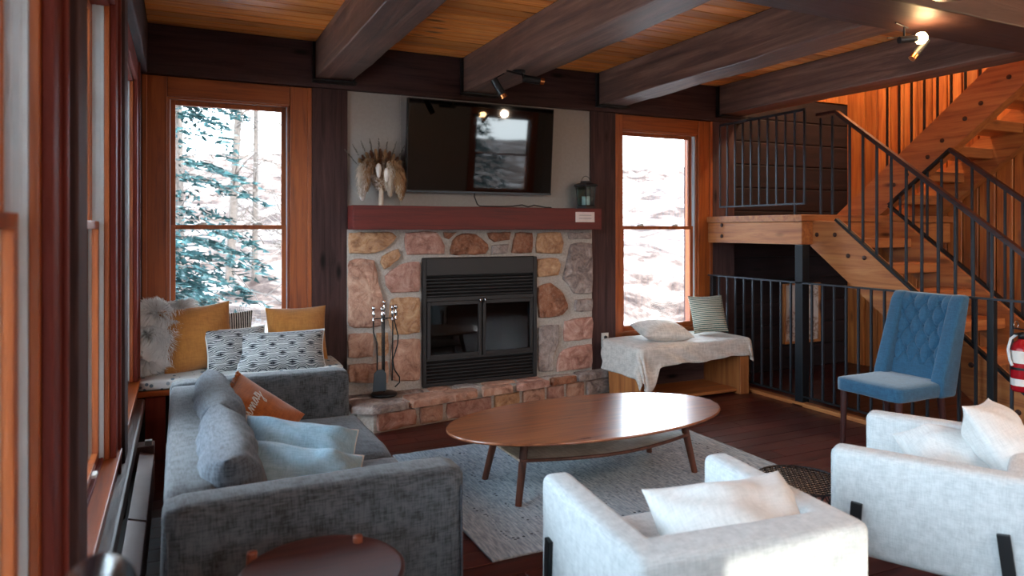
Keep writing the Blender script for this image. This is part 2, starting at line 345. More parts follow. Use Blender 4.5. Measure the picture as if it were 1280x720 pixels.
# ------------------------------------------------------------------ windows
def window(name, W, H0, H1, frame, cl=.15, cr=.15, lab='', mat=m_trim, depth=.16, portal_on=True, rail=1.42):
    """frame: matrix from local (x along wall, y outwards, z up; x=0..W opening) to world"""
    r = bpy.data.objects.new(name, None); C.objects.link(r); r.matrix_world = frame; r['kind'] = 'structure'; r['label'] = lab
    L = dict(local=True)
    def b(n, x0, x1, y0, y1, z0, z1, m, p=r, bv=.003): return MB().box(x0, x1, y0, y1, z0, z1).build(n, m, p, bevel=bv, local=True)
    for n, x0, x1 in (('side_casing', -cl, -.002), ('side_casing', W+.002, W+cr)):
        c = b(n, x0, x1, -.022, 0, H0-.1, H1+.13, mat['Z'])
        e = x0+.03 if x0 < 0 else x1-.03; b('casing_lip', min(e, x0 if x0 < 0 else x1), max(e, x0 if x0 < 0 else x1), -.032, -.021, H0-.1, H1+.131, mat['Z'], c, .004)
    b('head_casing', 0, W, -.021, 0, H1, H1+.13, mat['X']); b('apron', 0, W, -.021, 0, H0-.1, H0-.02, m_trim['X'])
    b('stool', -cl, W+cr, -.035, depth*.4, H0-.022, H0, m_trim['X'])
    # lining: wood stop, vinyl track, wood
    for x0, x1 in ((-.012, .006), (W-.006, W+.012)):
        b('jamb', x0, x1, 0, depth, H0, H1, m_trim['Z'])
    for x0, x1 in ((.006, .014), (W-.014, W-.006)):
        b('stop', x0, x1, 0, .018, H0, H1, m_trim['Z']); t = MB().box(x0, x1-.002 if x0 < .1 else x1, .019, .058, H0, H1).box(x0-.004, x1+.004, .030, .034, H0, H1).box(x0-.004, x1+.004, .045, .049, H0, H1)
        t.build('jamb_track', m_vinyl, r, local=True)
    b('head_jamb', 0, W, 0, depth, H1-.012, H1+.005, mat['X']); b('sill', 0, W, .02, depth+.03, H0-.02, H0+.012, mat['X'])
    st = .034
    for n, z0, z1, yy in (('lower_sash', H0+.012, rail+.012, .034), ('upper_sash', rail-.012, H1-.012, .062)):
        m = MB().box(.014, .014+st, yy, yy+.026, z0, z1).box(W-.014-st, W-.014, yy, yy+.026, z0, z1).box(.014+st, W-.014-st, yy, yy+.026, z1-.03, z1).box(.014+st, W-.014-st, yy, yy+.026, z0, z0+.03 if n != 'upper_sash' else z0+.024)
        s_ = m.build(n, m_trim['Z'], r, bevel=.002, local=True)
        MB().box(.014+st, W-.014-st, yy+.011, yy+.015, z0+.02, z1-.02).build('pane', m_glass, s_, local=True)
        if n == 'lower_sash':
            for fx in ((.27, .73) if mat is m_trim else ()): MB().box(W*fx-.03, W*fx+.03, yy-.008, yy+.018, z1, z1+.012).box(W*fx-.008, W*fx+.022, yy-.012, yy, z1+.01, z1+.018).build('sash_lock', m_whitep, s_, bevel=.003, local=True)
            for fx in (.3, .7): MB().box(W*fx-.025, W*fx+.025, yy-.018, yy, z0+.012, z0+.026).build('sash_lift', m_whitep, s_, bevel=.004, local=True)
    if portal_on:
        l = bpy.data.lights.new('window_portal', 'AREA'); l.shape = 'RECTANGLE'; l.size = W; l.size_y = H1-H0; l.cycles.is_portal = True
        o = bpy.data.objects.new('window_portal', l); C.objects.link(o); o.matrix_world = frame @ Matrix.Translation((W/2, depth+.02, (H0+H1)/2)) @ Euler((R(-90), 0, 0)).to_matrix().to_4x4()
    return r
back = lambda x: Matrix.Translation((x, YB, 0))
left = lambda yfar: Matrix.Translation((XL, yfar, 0)) @ Euler((0, 0, R(90))).to_matrix().to_4x4() # local x -> +Y, y -> -X
front = lambda x: Matrix.Translation((x, YF, 0)) @ Euler((0, 0, R(180))).to_matrix().to_4x4()
W1 = (-.075, .705); W2 = (3.53, 4.37); HZ = (.5, 2.285)
window('window_1', W1[1]-W1[0], *HZ, back(W1[0]), .15, .15, 'tall double-hung window above the pillow-covered window seat')
window('window_2', W2[1]-W2[0], *HZ, back(W2[0]), .085, .162, 'tall double-hung window right of the fireplace')
lw = [(.72, 1.66), (2.22, 3.17), (3.76, 4.70)]
for i, (a, b) in enumerate(lw): window('window_%d' % (i+3), b-a, *HZ, left(a), .13, .14, ['nearest window of the left wall, at the picture edge', 'second window of the left wall, behind the first dark post', 'far window of the left wall by the corner'][i], m_red)
for i, (a, b) in enumerate([(-.8, .14)]): window('window_6', b-a, *HZ, left(a), .13, .14, 'left wall window behind the camera', m_red)
window('window_7', .62, *HZ, front(2.36), .1, .1, 'narrow window in the wall behind the camera')
window('window_8', 1.15, 1.0, 2.4, front(6.1), .12, .12, 'wide window in the wall behind the camera', rail=1.7)
# ------------------------------------------------------------------ fireplace wall (back)
m_logs = wood('black_stained_log', '#150d0f', '#221517', '#2c1d1e', 'X', .7, True, .4, .3, 1, .25)
wb = struct('wall_back', (0, YB, 0), 'dark timber fireplace wall with posts and logs')
def bk(n, x0, x1, z0, z1, y0=YB, y1=YB+.2, m=None, bv=.004): return bx(n, x0, x1, y0, y1, z0, z1, m or m_dark['Z'], wb, bv)
bk('timber_post', .857, 1.11, 0, 2.42, 5.165); bk('timber_post', 3.19, 3.444, 0, 2.42, 5.165); bk('timber_post', XL, -.226, 0, 2.42, 5.15)
bk('timber_post', 4.533, 4.80, 0, 2.42, 5.17)
bk('wall_core', 1.11, 3.19, 0, 2.42, 5.21, 5.4, m_plaster, 0)
bk('plaster_panel', 1.11, 3.19, 1.38, 2.419, 5.185, 5.21, m_plaster, 0)
MB().box(1.512, 1.516, 5.181, 5.186, 1.5, 2.419).build('panel_joint', m_mortar, wb)
for (a, b) in (W1, W2):
    bk('log', a-.2, b+.2, 0, .25, 5.18, m=m_dark['X'], bv=.012); bk('log', a-.2, b+.2, .252, .478, 5.18, m=m_dark['X'], bv=.012)
for (a, b) in ((XL-.2, W1[0]-.012), (W1[1]+.012, .87), (3.43, W2[0]-.012), (W2[1]+.012, 4.6)): bk('wall_core', a, b, .47, 2.42, 5.2, 5.4, bv=0)
bk('wall_core', XL-.2, 4.6, 2.286, 2.8, 5.2, 5.4, bv=0)
z = 0
while z < 2.7:
    bk('log', 4.8, XR, z+.002, z+.224, 5.2, m=m_logs, bv=.01); z += .226
bk('log_backing', 4.6, XR+.2, 0, 2.72, 5.215, 5.4, m_slate, 0)
x = 4.6
while x < XR:
    MB().prism([(x+.004, 5.2), (x+.01, 5.19), (x+.136, 5.19), (x+.142, 5.2), (x+.142, 5.215), (x+.004, 5.215)], 2.72, 5.3, 'Z').build('panel_board', m_panel, wb, origin=(x, 5.2, 2.72)); x += .146
bk('upper_backing', 4.5, XR+.2, 2.72, 5.4, 5.216, 5.4, m_slate, 0)
# ------------------------------------------------------------------ left wall
wl = struct('wall_left', (XL, 2, 0), 'left wall of windows between dark posts')
opens = [(-.8, .14)]+lw; ys = YF
for (a, b) in opens+[(YB+.2, 9)]:
    bx('wall_core', XL-.18, XL, ys, min(a, YB+.2)-.012, 0, 2.42, m_dark['Z'], wl, 0)
    if a < YB: bx('wall_core', XL-.18, XL, a-.012, b+.012, 0, .48, m_dark['Y'], wl, 0); bx('wall_core', XL-.18, XL, a-.012, b+.012, 2.286, 2.42, m_red['Y'], wl, 0)
    ys = b+.012
bx('wall_core', XL-.18, XL, YF, YB+.2, 2.42, 2.8, m_dark['Y'], wl, 0)
for (a, b) in ((.38, .58), (1.905, 2.085), (3.43, 3.62), (-1.2, -1.0)): bx('timber_post', XL, -.213, a, b, 0, 2.43, m_dark['Z'], wl, .006)
bx('ledge_log', XL-.01, -.188, YF, 4.7, .33, .398, m_beam, wl, .01)
# front wall, right wall
wf = struct('wall_front', (0, YF, 0), 'wall behind the camera')
for (a, b) in ((XL-.2, 1.74), (2.36, 4.95), (6.1, XR+.2)): bx('wall_core', a, b, YF-.15, YF, 0, 2.8, m_plaster, wf, 0)
bx('wall_core', 1.74, 2.36, YF-.15, YF, 0, .48, m_plaster, wf, 0); bx('wall_core', 1.74, 2.36, YF-.15, YF, 2.285, 2.8, m_plaster, wf, 0)
bx('wall_core', 4.95, 6.1, YF-.15, YF, 0, .98, m_plaster, wf, 0); bx('wall_core', 4.95, 6.1, YF-.15, YF, 2.4, 2.8, m_plaster, wf, 0)
wr = struct('wall_right', (XR, 3, 0), 'orange pine board wall behind the stairs')
y = 5.19; first = True
while y > 1.9:
    wd = .19 if first else .142
    MB().prism([(XR, y-wd+.003), (XR-.01, y-wd+.010), (XR-.01, y-.010), (XR, y-.003), (XR+.015, y-.003), (XR+.015, y-wd+.003)] if not first else [(XR-.03, y-wd), (XR-.03, y), (XR+.015, y), (XR+.015, y-wd)], 0, 5.3, 'Z').build('panel_board', m_panel, wr, origin=(XR, y, 0)); y -= wd+.001; first = False
bx('wall_core', XR+.016, XR+.2, YF, YB+.2, 0, 5.4, m_slate, wr, 0); bx('plain_wall', XR, XR+.016, YF, 1.9, 0, 2.8, m_plaster, wr, 0)
up = struct('wall_upper', (5.5, 3, 2.8), 'walls of the upper stairwell above the ceiling')
bx('wall_core', 4.6, 4.84, 1.9, YB, ZC+.02, 5.3, m_panel, up, 0); bx('wall_core', 4.6, XR+.1, 1.7, 1.9, ZC, 5.3, m_panel, up, 0); bx('upper_ceiling', 4.6, XR+.1, 1.7, YB+.1, 5.3, 5.4, m_ceil, up, 0)
bx('ceiling_deck', 4.6, XR, YF, 2.1, ZC, ZC+.2, m_ceil, up, 0)
# ------------------------------------------------------------------ fireplace
F_, TH = 878, R(25.3)
def ray(u, v):
    a = (u-640)/F_; b = (287-v)/F_
    return (a*math.cos(TH)+math.sin(TH), math.cos(TH)-a*math.sin(TH), b)
def ony(u, v, y): r = ray(u, v); t = y/r[1]; return (r[0]*t, 1.4+r[2]*t)
def onz(u, v, z): r = ray(u, v); t = (z-1.4)/r[2]; return (r[0]*t, r[1]*t)
def dense(poly, step, jit, rn):
    out = []; n = len(poly); c = Vector((sum(p[0] for p in poly)/n, sum(p[1] for p in poly)/n))
    for i in range(n):
        a = Vector(poly[i]); b = Vector(poly[(i+1) % n]); k = max(1, int((b-a).length/step))
        for j in range(k):
            p = a.lerp(b, j/k)
            if j == 0: p = p.lerp(c, .05)
            out.append(p+Vector((rn.uniform(-jit, jit), rn.uniform(-jit, jit))))
    return out, c
def stone(poly, fn, depth, mat, parent, name='stone', step=.045, jit=.004, rough=1.0, base=-.02, origin=None):
    """poly in plane coordinates; fn(p, q, h) -> world; h is how far the stone stands proud"""
    rn = random.Random(int(sum(p[0]*917+p[1]*311 for p in poly)*10)); ring, c = dense(poly, step, jit, rn); n = len(ring)
    vs = []; fs = []; sx, sy = rn.uniform(-.25, .25), rn.uniform(-.25, .25); seed = rn.uniform(0, 50)
    lv = [(1.0, base), (.995, depth*.45), (.95, depth*.85), (.8, depth), (.5, depth*1.05), (.22, depth*1.05)]
    for k, (s_, h) in enumerate(lv):
        for p in ring:
            q = c+(p-c)*s_; hh = h
            if k > 1: hh += (noise.noise(Vector((q.x*9, q.y*9, seed)))*.010+noise.noise(Vector((q.x*28, q.y*28, seed)))*.006)*rough*(1 if k > 2 else .5)+((q.x-c.x)*sx+(q.y-c.y)*sy)*.12*rough
            vs.append(fn(q.x, q.y, hh))
    for k in range(len(lv)-1):
        for i in range(n): fs.append((k*n+i, k*n+(i+1) % n, (k+1)*n+(i+1) % n, (k+1)*n+i))
    vs.append(fn(c.x, c.y, depth*1.05)); e = len(vs)-1
    for i in range(n): fs.append(((len(lv)-1)*n+i, (len(lv)-1)*n+(i+1) % n, e))
    m = MB(); m.add(vs, fs, False); return m.build(name, mat, parent, origin=origin or fn(c.x, c.y, 0))
fp = thing('fireplace', 'fieldstone fireplace with raised stone hearth below the television', 'fireplace', (2.15, 5.15, 0))
SY = 5.155
MB().box(1.105, 1.675, SY, 5.2, 0, 1.40).box(2.645, 3.195, SY, 5.2, 0, 1.40).box(1.675, 2.645, SY, 5.2, 1.185, 1.40).build('mortar_bed', m_mortar, fp)
P5 = lambda pts: [(420+x/2.977, 240+y/2.977) for x, y in pts]
SP = [[(46,150),(213,148),(232,165),(200,202),(150,230),(46,230)], [(165,262),(172,238),(235,208),(245,235),(235,252),(180,290)], [(255,150),(375,145),(410,200),(408,232),(262,235)],
 [(402,150),(450,148),(420,178),(406,172)], [(420,215),(432,180),(470,152),(525,155),(570,195),(575,212),(560,232),(425,235)], [(560,150),(655,148),(650,178),(590,186),(572,175)],
 [(582,200),(600,195),(648,192),(640,230),(580,232)], [(668,150),(735,150),(732,228),(652,230)], [(750,152),(838,148),(850,190),(842,232),(745,228)], [(862,152),(955,150),(955,174),(868,176)],
 [(180,315),(200,295),(265,260),(316,258),(316,372),(205,378),(185,350)], [(748,250),(830,245),(840,270),(828,310),(750,318)], [(875,190),(957,186),(957,380),(885,380),(865,350),(845,325)],
 [(46,250),(145,248),(160,330),(180,400),(170,505),(46,508)], [(205,395),(316,390),(316,525),(212,535),(195,500)], [(750,350),(800,335),(850,378),(870,435),(845,462),(755,472)],
 [(890,400),(957,397),(957,445),(890,445)], [(850,480),(957,462),(957,545),(850,560)], [(46,528),(140,525),(140,615),(46,618)], [(215,550),(316,545),(316,705),(208,705),(202,600)],
 [(752,500),(832,490),(830,560),(810,610),(812,670),(755,672)], [(832,600),(870,577),(957,566),(957,655),(850,668),(820,672)], [(46,642),(135,640),(196,628),(198,712),(46,712)], [(152,525),(195,520),(196,600),(186,612),(154,612)]]
tints = [1, 1, 4, 3, 3, 3, 2, 3, 1, 2, 4, 1, 2, 0, 1, 3, 2, 4, 0, 0, 2, 4, 0, 1]
for i, pts in enumerate(SP):
    poly = [ony(u, v, SY-.02) for u, v in P5(pts)]; stone(poly, lambda p, q, h: (p, SY-h, q), .026, m_stone[tints[i]], fp)
# hearth: slanted front
hy = lambda x: 4.757+.166*(x-1.26)
hx0, hx1 = 1.10, 3.36
MB().prism([(hx0, hy(1.2)+.06), (1.2, hy(1.2)+.012), (hx1, hy(hx1)+.012), (hx1, 5.19), (hx0, 5.19)], 0, .185, 'Z').build('hearth_core', m_mortar, fp)
cuts = [1.205, 1.53, 1.745, 2.16, 2.42, 2.66, 2.86, 3.07, 3.36]
for i in range(len(cuts)-1):
    a, b = cuts[i]+.012, cuts[i+1]-.012; stone([(a, .012), (b, .012), (b, .132), (a, .132)], lambda p, q, h: (p+.16*h, hy(p)+.012-h, q), .02, m_stone[[4, 0, 4, 1, 0, 4, 0, 2][i]], fp)
stone([(.0, .012), (.09, .012), (.09, .132), (.0, .132)], lambda p, q, h: (1.11+p-h*.7, hy(1.2)+.075-p*.6-h*.7, q), .012, m_stone[0], fp)
fr = lambda x, o=0: (x, hy(x)-.035+o)
tops = [[(1.055, 4.80), (1.19, 4.705), fr(1.45), (1.42, 4.99), (1.06, 4.99)], [fr(1.47), fr(2.02), (2.06, 4.985), (1.44, 4.985)], [fr(2.045), fr(2.33), (2.36, 4.99), (2.085, 4.99)], [fr(2.36), fr(2.68), (2.68, 5.0), (2.385, 5.0)], [fr(2.705), fr(2.95), (2.97, 5.03), (2.705, 5.02)], [fr(2.975), (3.40, 5.085), (3.385, 5.17), (2.995, 5.17)]]
for i, p in enumerate(tops): stone(p, lambda p, q, h: (p, q, .155+h), .042, m_stone[[2, 0, 0, 4, 3, 2][i]], fp, 'cap_stone', .05, .007, .5, -.012)
back_ = [(1.06, 1.40), (1.425, 1.66), (1.69, 1.88), (1.90, 2.10), (2.13, 2.42), (2.445, 2.67), (2.70, 2.96)]
for i, (a, b) in enumerate(back_): stone([(a, 5.015 if i < 6 else 5.05), (b, 5.015 if i < 6 else 5.05), (b, 5.13), (a, 5.13)], lambda p, q, h: (p, q, .155+h), .04, m_stone[[2, 2, 0, 2, 0, 4, 2][i]], fp, 'cap_stone', .05, .005, .4, -.012)
bx('mantel', 1.112, 3.19, 4.99, 5.18, 1.40, 1.575, m_mantel, fp, .006)
# insert
bi = bx('firebox_surround', 1.672, 2.648, 5.125, 5.19, .195, .222, m_blackmat, fp)
MB().box(1.672, 1.70, 5.12, 5.19, .2, 1.18).box(2.615, 2.648, 5.12, 5.19, .2, 1.18).box(1.70, 2.615, 5.12, 5.19, 1.045, 1.18).build('frame', m_blackmat, fp, bevel=.004)
MB().box(1.70, 2.615, 5.17, 5.45, .19, .215).box(1.70, 2.615, 5.43, 5.45, .2, 1.05).box(1.69, 1.71, 5.17, 5.45, .2, 1.05).box(2.605, 2.625, 5.17, 5.45, .2, 1.05).box(1.7, 2.615, 5.17, 5.45, 1.04, 1.06).build('firebox', m_slate, fp)
for k in range(6): zz = .885+k*.026; MB().prism([(5.132, zz), (5.150, zz+.012), (5.150, zz+.018), (5.132, zz+.006)], 1.70, 2.615, 'X').build('louvre_slat', m_blackmat, fp)
for k in range(6): zz = .232+k*.026; MB().prism([(5.132, zz), (5.150, zz+.012), (5.150, zz+.018), (5.132, zz+.006)], 1.70, 2.615, 'X').build('louvre_slat', m_blackmat, fp)
MB().box(1.70, 2.615, 5.16, 5.165, .222, .40).build('louvre_backing', m_slate, fp); MB().box(1.70, 2.615, 5.16, 5.165, .87, 1.05).build('louvre_backing', m_slate, fp)
MB().box(1.70, 2.615, 5.122, 5.15, .845, .878).box(1.70, 2.615, 5.122, 5.15, .392, .41).build('cross_bar', m_blackmat, fp, bevel=.003)
for x0, x1 in ((1.705, 2.155), (2.165, 2.61)):
    d = MB().box(x0, x0+.028, 5.118, 5.14, .41, .845).box(x1-.028, x1, 5.118, 5.14, .41, .845).box(x0+.028, x1-.028, 5.118, 5.14, .815, .845).box(x0+.028, x1-.028, 5.118, 5.14, .41, .438).build('glass_door', m_blackmat, fp, bevel=.003)
    MB().box(x0+.028, x1-.028, 5.128, 5.131, .438, .815).build('pane', m_fglass, d); xm = x1-.015 if x0 < 2 else x0+.015
    MB().lathe([(0, 0), (.008, 0), (.008, .03), (0, .03)], (xm, 5.105, .83), 10).build('handle', m_chrome, d)
lg = MB()
for (a, b, rr) in (((1.85, 5.3, .30), (2.45, 5.32, .31), .05), ((1.9, 5.24, .27), (2.4, 5.22, .27), .045), ((1.98, 5.3, .38), (2.32, 5.24, .40), .04)): lg.tube([a, b], rr, 10)
lg.build('firewood', m_bark, fp)
cd = thing('card', 'small pale paper card stuck on the front of the red mantel', 'card', (3.04, 4.985, 1.5))
bx('paper', 2.935, 3.115, 4.985, 4.989, 1.462, 1.545, plain('paper', '#e3d2cb', .8), cd, 0)
for zz in (1.515, 1.490): MB().box(2.965, 3.085, 4.9838, 4.985, zz, zz+.006).build('printed_line', plain('faint_print', '#b3a3a0', .8), cd)
# television (tilted down)
tv = thing('television', 'large black flat television mounted above the mantel', 'television', (2.152, 5.085, 2.035), (R(4.6), 0, 0))
bw, bh = .618, .352
MB().box(-bw, bw, -.006, .035, -bh, bh).build('case', m_blackmat, tv, bevel=.004, local=True)
MB().box(-bw+.008, bw-.008, -.008, -.005, -bh+.016, bh-.008).build('screen', m_blackgl, tv, local=True)
MB().box(-bw, bw, -.009, -.004, -bh, -bh+.014).build('bottom_bezel', m_iron, tv, local=True)
MB().box(-.2, .2, .03, .07, -.15, .15).build('wall_mount', m_blackmat, tv, local=True)
cbl = MB().tube([(2.10, 5.13, 1.70), (2.085, 5.10, 1.66), (2.10, 5.08, 1.60), (2.13, 5.1, 1.585), (2.3, 5.12, 1.584), (2.42, 5.11, 1.588), (2.5, 5.1, 1.60), (2.56, 5.11, 1.585), (2.62, 5.12, 1.6), (2.72, 5.11, 1.583), (2.78, 5.12, 1.583)], .005, 8).build('power_cable', m_blackmat, origin=(2.3, 5.12, 1.58)); tag(cbl, 'black cable running from the television down onto the mantel', 'cable')
# fluffy things
def plume(path, width, mat_, n, rn, droop=.5, up=.35):
    m = MB(); pts = [Vector(p) for p in path]
    for i in range(n):
        t = rn.random()**.8; k = t*(len(pts)-1); a = int(min(k, len(pts)-2)); p = pts[a].lerp(pts[a+1], k-a); d = (pts[a+1]-pts[a]).normalized()
        r_ = Vector((rn.gauss(0, 1), rn.gauss(0, 1), rn.gauss(0, 1))).normalized(); wd = width*(math.sin(math.pi*min(.97, t*.86+.1))**.7)
        dirn = (r_*.8+d*.9).normalized(); e = p+dirn*wd; e2 = e+Vector((0, 0, -droop*wd))+dirn*wd*.35; s_ = d.cross(r_).normalized()*.0034
        m.add([p-s_, p+s_, e+s_*.8, e-s_*.8, e2], [(0, 1, 2, 3), (3, 2, 4)])
    return m
pb = thing('dried_bouquet', 'bunch of dried beige pampas grass standing on the mantel left end', 'bouquet', (1.335, 5.08, 1.575))
rn = random.Random(3); cx, cy, cz = 1.335, 5.08, 1.575
MB().tube([(cx, cy, cz), (cx+.003, cy, cz+.1), (cx-.01, cy, cz+.2)], [.02, .017, .024], 10).build('bound_stems', m_pamp2, pb)
def curve(a, ang, h, out, hang, yy=0, n=7):
    return [(cx+math.sin(ang)*out*math.sin(t/n*math.pi*.5)**1.1, cy+yy*t/n, cz+.10+h*math.sin(t/n*math.pi*(.5+hang))) for t in range(n+1)]
for (ang, h, out, hang, wd, mt_, nn) in ((-1.4, .20, .105, .42, .05, m_pamp2, 520), (-1.2, .23, .085, .35, .045, m_pamp, 480), (-1.5, .14, .10, .5, .04, m_pamp4, 360), (1.4, .18, .10, .45, .05, m_pamp, 560), (1.2, .22, .09, .36, .05, m_pamp, 520), (1.5, .13, .10, .5, .04, m_pamp2, 360), (1.0, .2, .05, .4, .05, m_pamp2, 400)):
    plume(curve(0, ang, h*.88, out*1.45, hang+.13, -.03), wd*1.3, mt_, nn*2, rn).build('plume', mt_, pb)
for k in range(11):
    a = -.62+k*.125; l = .255+.04*math.cos(a*2)
    plume([(cx+math.sin(a)*q*l, cy+.02, cz+.12+math.cos(a)*q*l) for q in (0, .3, .6, .85, 1)], .034, m_pamp3, 300, rn, .1).build('spike', m_pamp3 if k % 2 else m_pamp, pb)
plume([(cx-.03, cy, cz+.12), (cx-.10, cy-.02, cz+.24), (cx-.17, cy-.02, cz+.265)], .022, m_pamp2, 260, rn, .2).build('plume', m_pamp2, pb)
for k in range(9):
    a = -.7+k*.17; plume([(cx+math.sin(a)*q, cy+.03, cz+.1+math.cos(a)*q) for q in (.2, .28, .34, .4)], .014, m_iron, 60, rn, .1).build('grass_tip', plain('grey_green_grass', '#6a645c', .9), pb)
for (dx, dz, an) in ((-.03, .2, .3), (.03, .17, 0)):
    MB().lathe([(.0, 0), (.012, .01), (.02, .05), (.022, .075), (.014, .10), (0, .108)], (cx+dx, cy-.05, cz+dz), 12).build('bunny_tail', m_pamp4, pb)
# lantern
ln = thing('lantern', 'small dark metal lantern with glass sides on the mantel right end', 'lantern', (3.095, 5.07, 1.575))
lx, ly, lz = 3.085, 5.07, 1.575; ln.scale = (1.22, 1.22, 1.04)
def taper(r0, r1, z0, z1, seg=6): return [(r0, z0), (r1, z1)]
MB().lathe([(0, 0), (.072, 0), (.074, .018), (.066, .028), (0, .028)], (lx, ly, lz), 6, False).build('base', m_blackmat, ln)
MB().lathe([(.062, .028), (.075, .182), (.073, .182), (.060, .028)], (lx, ly, lz), 6, False).build('glass_sides', m_lglass, ln)
for k in range(6): t = math.pi/3*k; MB().tube([(lx+.064*math.cos(t), ly+.064*math.sin(t), lz+.025), (lx+.077*math.cos(t), ly+.077*math.sin(t), lz+.186)], .004, 6).build('corner_bar', m_blackmat, ln)
MB().lathe([(0, .18), (.092, .182), (.094, .190), (.045, .208), (.042, .222), (0, .224)], (lx, ly, lz), 6, False).build('cap', m_blackmat, ln)
MB().tube([(lx+.034*math.cos(t/10*math.pi), ly, lz+.218+.045*math.sin(t/10*math.pi)) for t in range(11)], .002, 6).build('handle', m_blackmat, ln)
MB().lathe([(0, .028), (.028, .028), (.028, .10), (0, .10)], (lx, ly, lz), 16).build('candle', m_whitep, ln)
# fire tools
ft = thing('fireplace_tool_set', 'black fireplace tool set with bright knob handles on the hearth', 'fire tools', (1.335, 5.0, .2))
fx, fy, fz = 1.335, 4.99, .203
MB().lathe([(0, 0), (.092, 0), (.095, .012), (.085, .02), (.01, .024), (0, .024)], (fx, fy, fz), 28).build('stand_base', m_black, ft)
MB().tube([(fx, fy, fz+.02), (fx, fy, fz+.60)], .007).build('stand_pole', m_black, ft)
MB().tube([(fx-.085, fy, fz+.555), (fx+.09, fy, fz+.555)], .004, 6).tube([(fx, fy-.05, fz+.555), (fx, fy+.05, fz+.555)], .004, 6).build('hook_bar', m_black, ft)
def knob(x, y, z, p):
    MB().lathe([(0, 0), (.009, .002), (.012, .010), (.009, .018), (.006, .024), (.006, .03), (.011, .045), (.012, .06), (.006, .075), (.006, .08), (.013, .09), (.014, .1), (.009, .112), (0, .115)], (x, y, z), 12).build('knob_handle', m_chrome, p)
knob(fx, fy, fz+.575, ft)
t1 = MB().tube([(fx-.08, fy-.01, fz+.55), (fx-.08, fy-.01, fz+.46), (fx-.055, fy-.02, fz+.38), (fx-.058, fy-.03, fz+.17)], .005).build('shovel_rod', m_black, ft); knob(fx-.08, fy-.01, fz+.535, t1)
MB().prism([(fx-.085, fz+.17), (fx-.06, fz+.195), (fx-.02, fz+.195), (fx+.005, fz+.165), (fx+.005, fz+.04), (fx-.095, fz+.04)], fy-.045, fy-.04, 'Y').build('shovel_blade', m_chrome if False else plain('worn_steel', '#5b6268', .3, .8), ft, bevel=.002)
t2 = MB().tube([(fx-.022, fy-.03, fz+.55), (fx-.02, fy-.03, fz+.06)], .005).build('poker', m_black, ft); knob(fx-.022, fy-.03, fz+.53, t2)
t3 = MB().tube([(fx+.065, fy, fz+.55), (fx+.06, fy, fz+.10)], .005).build('brush_rod', m_black, ft); knob(fx+.06, fy-.01, fz+.535, t3)
t4 = MB().tube([(fx+.075, fy, fz+.54), (fx+.105, fy, fz+.42), (fx+.10, fy, fz+.36), (fx+.065, fy, fz+.25), (fx+.075, fy, fz+.18), (fx+.115, fy, fz+.12), (fx+.115, fy, fz+.08), (fx+.08, fy, fz+.05)], .005).build('tong_arm', m_black, ft); knob(fx+.085, fy-.01, fz+.54, t4)
# outlet on the post
ou = thing('wall_outlet', 'white wall outlet with a black plug on the dark post by the hearth', 'outlet', (3.33, 5.16, .45))
bx('cover_plate', 3.295, 3.365, 5.155, 5.164, .385, .505, m_whitep, ou, .002)
for zz in (.425, .468): MB().lathe([(0, 0), (.014, 0), (.014, .012), (0, .012)], (0, 0, 0), 12).build('plug', m_blackmat, ou, local=True).matrix_local = Matrix.Translation((.0, -.005, zz-.45)) @ Euler((R(90), 0, 0)).to_matrix().to_4x4()
# ------------------------------------------------------------------ track lights
def tube_dir(p, d, l): p = Vector(p); d = Vector(d).normalized(); return [p, p+d*l]
def spot(name_parent, p, d, l=.10, r=.02, lit=False, body=m_black):
    a, b = tube_dir(p, d, l); h = MB().tube([a, b], r, 16).build('spot_housing', body, name_parent)
    MB().tube([b, b+Vector(d).normalized()*.028], r*.96, 16).build('spot_rim', m_copper, h)
    if lit:
        MB().lathe([(0, -.03), (.018, -.024), (.028, -.01), (.03, 0), (.028, .01), (.018, .024), (0, .03)], tuple(b+Vector(d).normalized()*.03), 16).build('bulb', m_bulb, h)
        l_ = bpy.data.lights.new('bulb_light', 'POINT'); l_.energy = .8; l_.color = (1, .6, .3); l_.shadow_soft_size = .03; lo = bpy.data.objects.new('bulb_light', l_); C.objects.link(lo); lo.location = b+Vector(d).normalized()*.075
    return h
# track on the second beam
tp = onz(650, 92, 2.455)
k1 = thing('track_light', 'black two-spot track light with copper tips under the second beam', 'spotlight', (tp[0], tp[1], 2.47))
tx, ty = tp
MB().tube([(tx-.12, ty-.05, 2.452), (tx+.10, ty+.05, 2.452)], .007, 8).build('rail', m_black, k1); MB().lathe([(0, 0), (.045, 0), (.045, .02), (0, .02)], (tx-.01, ty, 2.458), 20).build('canopy', m_black, k1)
for (pu, pv, d) in ((617, 99, (.62, -.1, -1)), (654, 98, (1, -.25, -.12))):
    ax, ay = onz(pu, pv, 2.41); MB().tube([(tx+(ax-tx)*.6, ty+(ay-ty)*.6, 2.452), (ax, ay, 2.41)], .004, 6).build('swivel_arm', m_black, k1); spot(k1, (ax, ay, 2.41), d, .115, .025)
tp = onz(1130, 32, 2.40); tx, ty = tp
k2 = thing('track_light', 'track light with one glowing spot and one dark spot before the stairs', 'spotlight', (tx, ty, 2.41))
MB().tube([(tx-.06, ty+.0, 2.405), (tx+.07, ty+.03, 2.405)], .004, 8).build('rail', m_iron, k2); MB().tube([(tx+.03, ty+.02, 2.405), (tx+.03, ty+.02, 2.345)], .005, 8).build('stem', m_iron, k2)
MB().tube([(tx+.03, ty+.02, 2.35), (tx-.12, ty, 2.325)], .003, 6).build('swivel_arm', m_iron, k2)
spot(k2, (tx-.035, ty, 2.325), (1, -.35, .12), .085, .017, True, m_iron); spot(k2, (tx+.155, ty-.01, 2.345), (-.75, .2, -.9), .10, .018)
